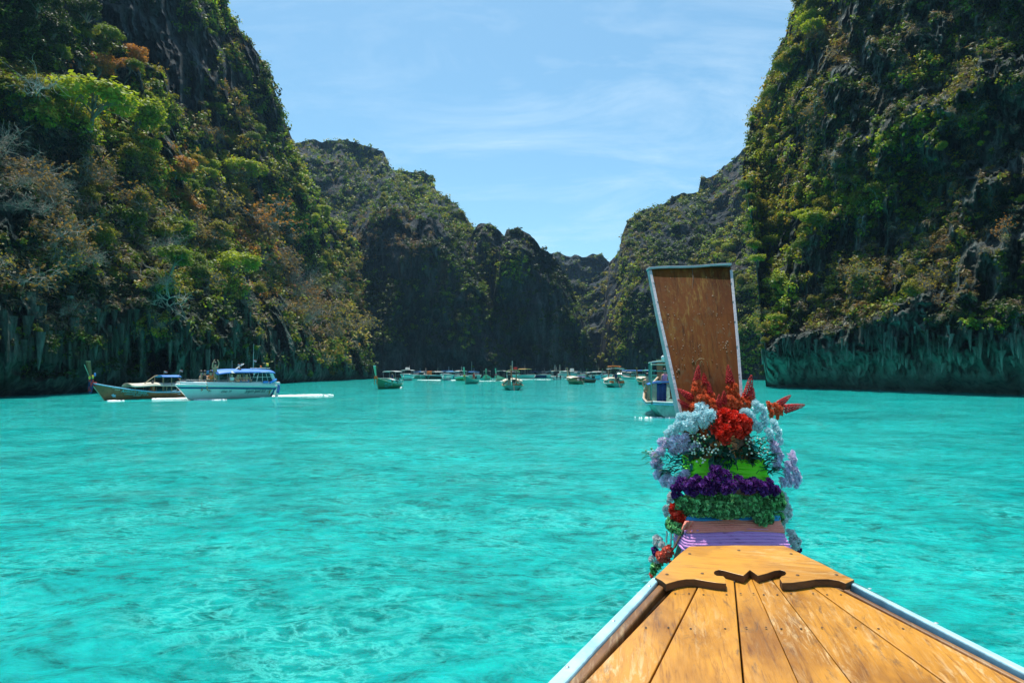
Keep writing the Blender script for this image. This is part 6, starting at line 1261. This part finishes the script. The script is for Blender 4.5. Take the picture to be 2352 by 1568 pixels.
def depth_at(px, py, bulge=0.10):
    xl, xr, d, th = level(py); xc = (xl + xr) / 2; q = (px - xc) / 150.0; return d - bulge + 0.20 * q * q
def bunch(name, label, cat, blooms, kind, bulge=0.10, group=None, parts='bloom', squash=1.0, jit=.35):
    cx = sum(b[0] for b in blooms) / len(blooms); cy = sum(b[1] for b in blooms) / len(blooms); px, py = C2(cx, cy); c0 = pos(px, py, depth_at(px, py, bulge)); e = empty(name, c0, 0, label, cat, group)
    for (bx, by, r) in blooms:
        px, py = C2(bx, by); d = depth_at(px, py, bulge) + fg.normal() * .012; p = pos(px, py, d); R = r * .32956 / F * d * 1.12
        xl, xr, _, _ = level(py); xc = (xl + xr) / 2; o = Vector(((px - xc) / 70.0, -1.0, 0.35 + fg.normal() * .2)); o.x += fg.normal() * jit
        rot = o.to_track_quat('Z', 'Y').to_euler()
        link(parts, BM[kind][fg.integers(0, 3)], e, p - c0, rot, (R, R, R * squash))
    return e
FL = 'artificial flowers tied to the prow'
bunch('flower_bunch', 'pale ice blue carnation bunch on the left below the red spikes', 'flowers', [(530, 410, 52), (590, 452, 48), (500, 470, 48), (430, 475, 50), (385, 525, 50), (335, 560, 42), (470, 540, 44), (550, 500, 46), (440, 520, 44), (620, 440, 36), (390, 470, 38), (540, 450, 44), (300, 580, 30)], 'ice', .11, FL, squash=.8)
bunch('flower_bunch', 'pale ice blue carnation bunch on the right beside the big red bloom', 'flowers', [(905, 395, 52), (850, 445, 44), (955, 425, 46), (900, 520, 40), (960, 495, 50), (1030, 520, 46), (1060, 575, 44), (1000, 580, 44), (1075, 630, 34), (880, 470, 40), (820, 440, 34), (930, 540, 38)], 'ice', .11, FL, squash=.8)
bunch('flower_bunch', 'big bright red carnation cluster in the middle of the prow flowers', 'flowers', [(690, 450, 56), (740, 490, 60), (810, 500, 60), (650, 520, 50), (840, 545, 46), (700, 560, 56), (770, 560, 52), (625, 560, 38), (700, 625, 40), (660, 590, 38), (860, 500, 34), (760, 450, 40), (800, 590, 34)], 'red', .13, FL)
bunch('flower_bunch', 'lilac carnation bunch hanging on the left side of the prow', 'flowers', [(360, 640, 56), (415, 625, 46), (300, 640, 44), (260, 640, 36), (435, 680, 38), (340, 695, 44), (400, 690, 36), (215, 740, 40), (255, 705, 38), (235, 800, 40), (230, 870, 36), (280, 915, 42), (335, 925, 46), (395, 890, 38), (495, 665, 34), (425, 860, 36), (205, 790, 30), (300, 880, 34)], 'lilac', .08, FL, squash=.85)
bunch('flower_bunch', 'lilac carnation bunch hanging on the right side of the prow', 'flowers', [(1040, 670, 42), (1065, 730, 48), (1050, 795, 44), (1030, 700, 38), (1160, 760, 46), (1130, 810, 40), (1175, 845, 46), (1195, 890, 46), (1140, 910, 46), (1095, 920, 40), (1120, 860, 42), (1015, 640, 36), (1185, 930, 36), (1165, 720, 26)], 'lilac', .08, FL, squash=.85)
bunch('flower_garland', 'deep purple ruffled flower garland wound across the prow above the green one', 'garland', [(x, y, r) for x, y, r in [(365, 990, 44), (400, 930, 50), (450, 955, 54), (505, 915, 50), (555, 955, 50), (605, 905, 52), (640, 850, 48), (670, 935, 52), (700, 870, 44), (740, 945, 50), (790, 915, 50), (840, 950, 52), (890, 930, 48), (940, 950, 52), (990, 960, 50), (1040, 975, 42), (620, 830, 34), (345, 1015, 24), (480, 980, 40), (600, 975, 40), (700, 970, 40), (1000, 920, 36), (350, 960, 34), (870, 970, 36), (960, 985, 36)]], 'purple', .15, 'ruffled garlands wound round the prow')
gr = []
for x in range(385, 1075, 38): gr += [(x, 1035 + 22 * math.sin(x / 60), 42), (x + 10, 1085 + 14 * math.sin(x / 45), 46), (x + 4, 1130 + (34 if x > 880 else 10 * math.sin(x / 50)), 40)]
gr += [(950, 1190, 42), (985, 1150, 40), (920, 1170, 36), (1000, 1180, 36)]
bunch('flower_garland', 'crinkled green ruffle garland wound across the prow below the purple one', 'garland', gr, 'leafy', .10, 'ruffled garlands wound round the prow')
bunch('flower_garland', 'red ruffled garland end at the left of the green ruffle', 'garland', [(350, 1100, 42), (385, 1150, 44), (350, 1150, 38), (400, 1185, 34), (330, 1115, 26)], 'red', .12, 'ruffled garland ends on the left side')
bunch('flower_garland', 'green ruffled garland end below the red one on the left', 'garland', [(320, 1195, 38), (365, 1240, 42), (330, 1235, 40), (310, 1215, 30), (390, 1260, 30)], 'leafy', .10, 'ruffled garland ends on the left side')
bunch('flower_bunch', 'white blossoms hanging down the right side of the prow', 'flowers', [(1092, 1030, 44), (1108, 1080, 40), (1080, 1120, 44), (1120, 1140, 46), (1090, 1180, 42), (1085, 1000, 30), (1140, 1110, 28)], 'white', .02, FL)
bunch('flower_bunch', 'white blossoms low on the right by the deck corner', 'flowers', [(1150, 1290, 44), (1185, 1330, 44), (1165, 1360, 40), (1190, 1370, 30)], 'white', .0, FL)
bunch('flower_bunch', 'small dark purple bloom at the right deck corner', 'flowers', [(1215, 1390, 20), (1205, 1405, 16)], 'purple', .0, FL)
bunch('flower_bunch', 'thin white blossoms on the upper left side of the prow', 'flowers', [(320, 1015, 30), (315, 1050, 28), (288, 1105, 28), (290, 1140, 24)], 'white', .0, FL)
bunch('flower_bunch', 'white blossom at the lower left beside the plate corner', 'flowers', [(235, 1335, 40), (215, 1310, 26), (260, 1355, 26)], 'white', .02, FL)
bunch('flower_bunch', 'purple bloom at the lower left between two white ones', 'flowers', [(208, 1390, 28), (215, 1415, 24)], 'purple', .03, FL)
bunch('flower_bunch', 'coral bloom at the lower left, left of the purple cloth tail', 'flowers', [(262, 1440, 44), (305, 1400, 44), (300, 1445, 38), (240, 1425, 28)], 'salmon', .06, FL)
bunch('flower_bunch', 'white blossom tucked below the coral bloom at the lower left', 'flowers', [(190, 1455, 28), (225, 1480, 24)], 'white', .05, FL)
bunch('flower_bunch', 'green ruffle at the lower left behind the plate corner', 'flowers', [(210, 1515, 34), (235, 1500, 30), (200, 1545, 26)], 'leafy', .03, FL)
bunch('flower_bunch', 'orange bloom peeking at the bottom left behind the white rail', 'flowers', [(185, 1560, 18), (190, 1578, 16)], 'salmon', .03, FL)
# coral florets and bead spikes
bd_v = [(0, 0, 1), (1, 0, 0), (0, 1, 0), (-1, 0, 0), (0, -1, 0), (0, 0, -.6)]; bd_f = [(0, 1, 2), (0, 2, 3), (0, 3, 4), (0, 4, 1), (5, 2, 1), (5, 3, 2), (5, 4, 3), (5, 1, 4)]
V, Fc = [], []
for i in range(13):
    z = i / 12; r = 0.17 * (1 - z) ** .6 + .02; nb = 7 if i < 9 else 4
    for j in range(nb):
        a = j * 6.283 / nb + i * .45; s = .075 * (1 - .4 * z); c = (r * math.cos(a), r * math.sin(a), z); k = len(V); V += [(c[0] + s * x, c[1] + s * y, c[2] + s * w) for x, y, w in bd_v]; Fc += [tuple(k + q for q in f) for f in bd_f]
k = len(V); V += [(.05, 0, -.1), (-.03, .04, -.1), (-.03, -.04, -.1), (0, 0, 1)]; Fc += [(k, k + 1, k + 3), (k + 1, k + 2, k + 3), (k + 2, k, k + 3)]
SPM = bpy.data.meshes.new('spike'); SPM.from_pydata(V, [], Fc); SPM.update(); SPM.materials.append(SPIKE); SPM.polygons.foreach_set('use_smooth', [True] * len(Fc))
def spiky(label, florets, spikes, bulge):
    e = bunch('spiky_flower', label, 'flowers', florets, 'coral', bulge, 'red spiked flowers crowning the prow', squash=.7, jit=.8); c0 = Vector(e.location)
    for (x0, y0, x1, y1) in spikes:
        a, b = C2(x0, y0), C2(x1, y1); d = depth_at(a[0], a[1], bulge); p, q = pos(*a, d), pos(*b, d + .03 * fg.normal()); v = q - p; L = v.length
        link('spike', SPM, e, p - c0, v.to_track_quat('Z', 'Y').to_euler(), (L * .8 + .03, L * .8 + .03, L))
    return e
spiky('tall coral flower with upright red spikes at the upper left of the prow board foot', [(500, 240, 36), (485, 280, 32), (530, 300, 38), (565, 280, 34), (520, 340, 38), (570, 345, 40), (610, 365, 36), (600, 320, 32), (545, 385, 34), (620, 400, 32)], [(500, 215, 512, 110), (557, 240, 550, 162), (590, 300, 582, 222), (650, 405, 655, 312)], .09)
spiky('coral flower with two red spikes pointing left beside the metal edging', [(460, 345, 34), (440, 390, 34), (480, 400, 36), (430, 425, 28), (500, 370, 30)], [(465, 335, 368, 272), (440, 405, 370, 345)], .07)
spiky('tall coral flower with one upright red spike right of the middle', [(740, 240, 36), (720, 280, 32), (765, 260, 32), (745, 300, 38), (780, 330, 36), (725, 345, 36), (760, 370, 40), (710, 390, 34), (800, 380, 34)], [(733, 225, 718, 108), (690, 375, 690, 285)], .09)
spiky('coral flower with a red spike at the right edge of the prow board', [(840, 330, 32), (870, 345, 34), (835, 370, 36), (810, 350, 30), (860, 380, 30)], [(850, 335, 880, 180), (880, 350, 888, 260)], .08)
spiky('coral flower with two red spikes reaching far out to the right', [(1000, 385, 34), (1040, 400, 40), (1075, 420, 38), (1015, 440, 36), (1055, 455, 32), (1085, 390, 30)], [(1075, 375, 1153, 316), (1115, 410, 1248, 383)], .06)
# leaves, gypsophila berries, hanging bead drops
def leaf_mesh(mat, w=.5):
    V, Fc = [], []
    for i in range(6):
        t = i / 5; ww = w * math.sin(math.pi * min(1, t * .92 + .06)) * .5; z = .18 * math.sin(t * 2.6)
        V += [(-ww, t, z + .06), (0, t, z), (ww, t, z + .06)]
    for i in range(5):
        for j in range(2): a = i * 3 + j; Fc.append((a, a + 1, a + 4, a + 3))
    me = bpy.data.meshes.new('leaf'); me.from_pydata(V, [], Fc); me.update(); me.materials.append(mat); me.polygons.foreach_set('use_smooth', [True] * len(Fc)); return me
LFM = [leaf_mesh(LEAFP), leaf_mesh(TEALP, .42), leaf_mesh(petal_mat('mid_leaf', (0.04, 0.13, 0.045), .2, .4), .3)]
def ico(name, mat):
    import bmesh
    bm = bmesh.new(); bmesh.ops.create_icosphere(bm, subdivisions=1, radius=1); me = bpy.data.meshes.new(name); bm.to_mesh(me); bm.free(); me.materials.append(mat); me.polygons.foreach_set('use_smooth', [True] * len(me.polygons)); return me
BER = ico('berry', MC('white_berry', (.62, .68, .58), .4)); BUD = ico('bud', MC('green_bud', (.12, .28, .08), .5))
def foliage(label, regions, berries):
    cx, cy = regions[0][:2]; px, py = C2(cx, cy); c0 = pos(px, py, depth_at(px, py, .06)); e = empty('leaf_spray', c0, 0, label, 'foliage', 'leaf sprays among the prow flowers')
    for (bx, by, rx, ry, n, kk) in regions:
        for i in range(n):
            x, y = bx + fg.normal() * rx * .5, by + fg.normal() * ry * .5; px, py = C2(x, y); d = depth_at(px, py, .07) + fg.normal() * .02; p = pos(px, py, d); xl, xr, _, _ = level(py)
            o = Vector(((px - (xl + xr) / 2) / 60 + fg.normal() * .6, -.5 + fg.normal() * .4, fg.normal() * .7 - .1)); L = fg.uniform(.035, .075)
            link('leaf', LFM[kk if kk < 3 else fg.integers(0, 3)], e, p - c0, o.to_track_quat('Y', 'Z').to_euler(), (L, L, L))
    for (bx, by, rx, ry, n) in berries:
        for i in range(n):
            x, y = bx + fg.uniform(-1, 1) * rx, by + fg.uniform(-1, 1) * ry; px, py = C2(x, y); p = pos(px, py, depth_at(px, py, .125) + fg.normal() * .01); r = fg.uniform(.0045, .008)
            link('berry', BER if fg.random() < .75 else BUD, e, p - c0, None, r)
    return e
foliage('dark teal leaves with white berries on the left between lilac and red flowers', [(520, 700, 110, 90, 46, 3), (400, 780, 110, 60, 40, 1), (300, 760, 70, 90, 22, 3), (590, 620, 60, 70, 18, 0), (330, 850, 60, 30, 12, 1)], [(520, 640, 70, 70, 30), (500, 740, 60, 60, 20), (270, 600, 30, 30, 6), (590, 690, 50, 50, 12)])
foliage('dark leaves with white berries on the right between red and lilac flowers', [(900, 690, 90, 70, 40, 3), (860, 760, 80, 40, 20, 0), (980, 780, 70, 60, 26, 1), (760, 700, 90, 60, 30, 0), (980, 850, 60, 40, 14, 0)], [(900, 670, 70, 60, 26), (960, 640, 40, 40, 10), (1000, 710, 30, 40, 6)])
foliage('drooping dark leaves over the middle of the lime green sash', [(690, 730, 60, 60, 26, 0), (720, 770, 30, 60, 10, 1), (650, 760, 40, 40, 12, 0)], [(680, 680, 60, 30, 10)])
foliage('pale feathery sprig at the far left of the lilac flowers', [(180, 750, 24, 40, 6, 2)], [(170, 700, 26, 30, 7)])
for (nx_, lab) in ((0, 'strings of white bead drops hanging at the left of the prow'), (1, 'strings of white bead drops hanging at the right of the prow')):
    xs_ = [(290, 1265), (320, 1285), (345, 1290), (362, 1270)] if nx_ == 0 else [(1085, 1210), (1100, 1225), (1112, 1215)]
    px, py = C2(*xs_[0]); c0 = pos(px, py, depth_at(px, py, .03)); e = empty('bead_tassel', c0, 0, lab, 'tassel')
    for (x, y) in xs_:
        for k in range(7): px, py = C2(x + 2 * math.sin(k), y + k * 11); p = pos(px, py, depth_at(px, py, .03)); link('bead', BER, e, p - c0, None, (.006, .006, .009 + .004 * (k == 6)))
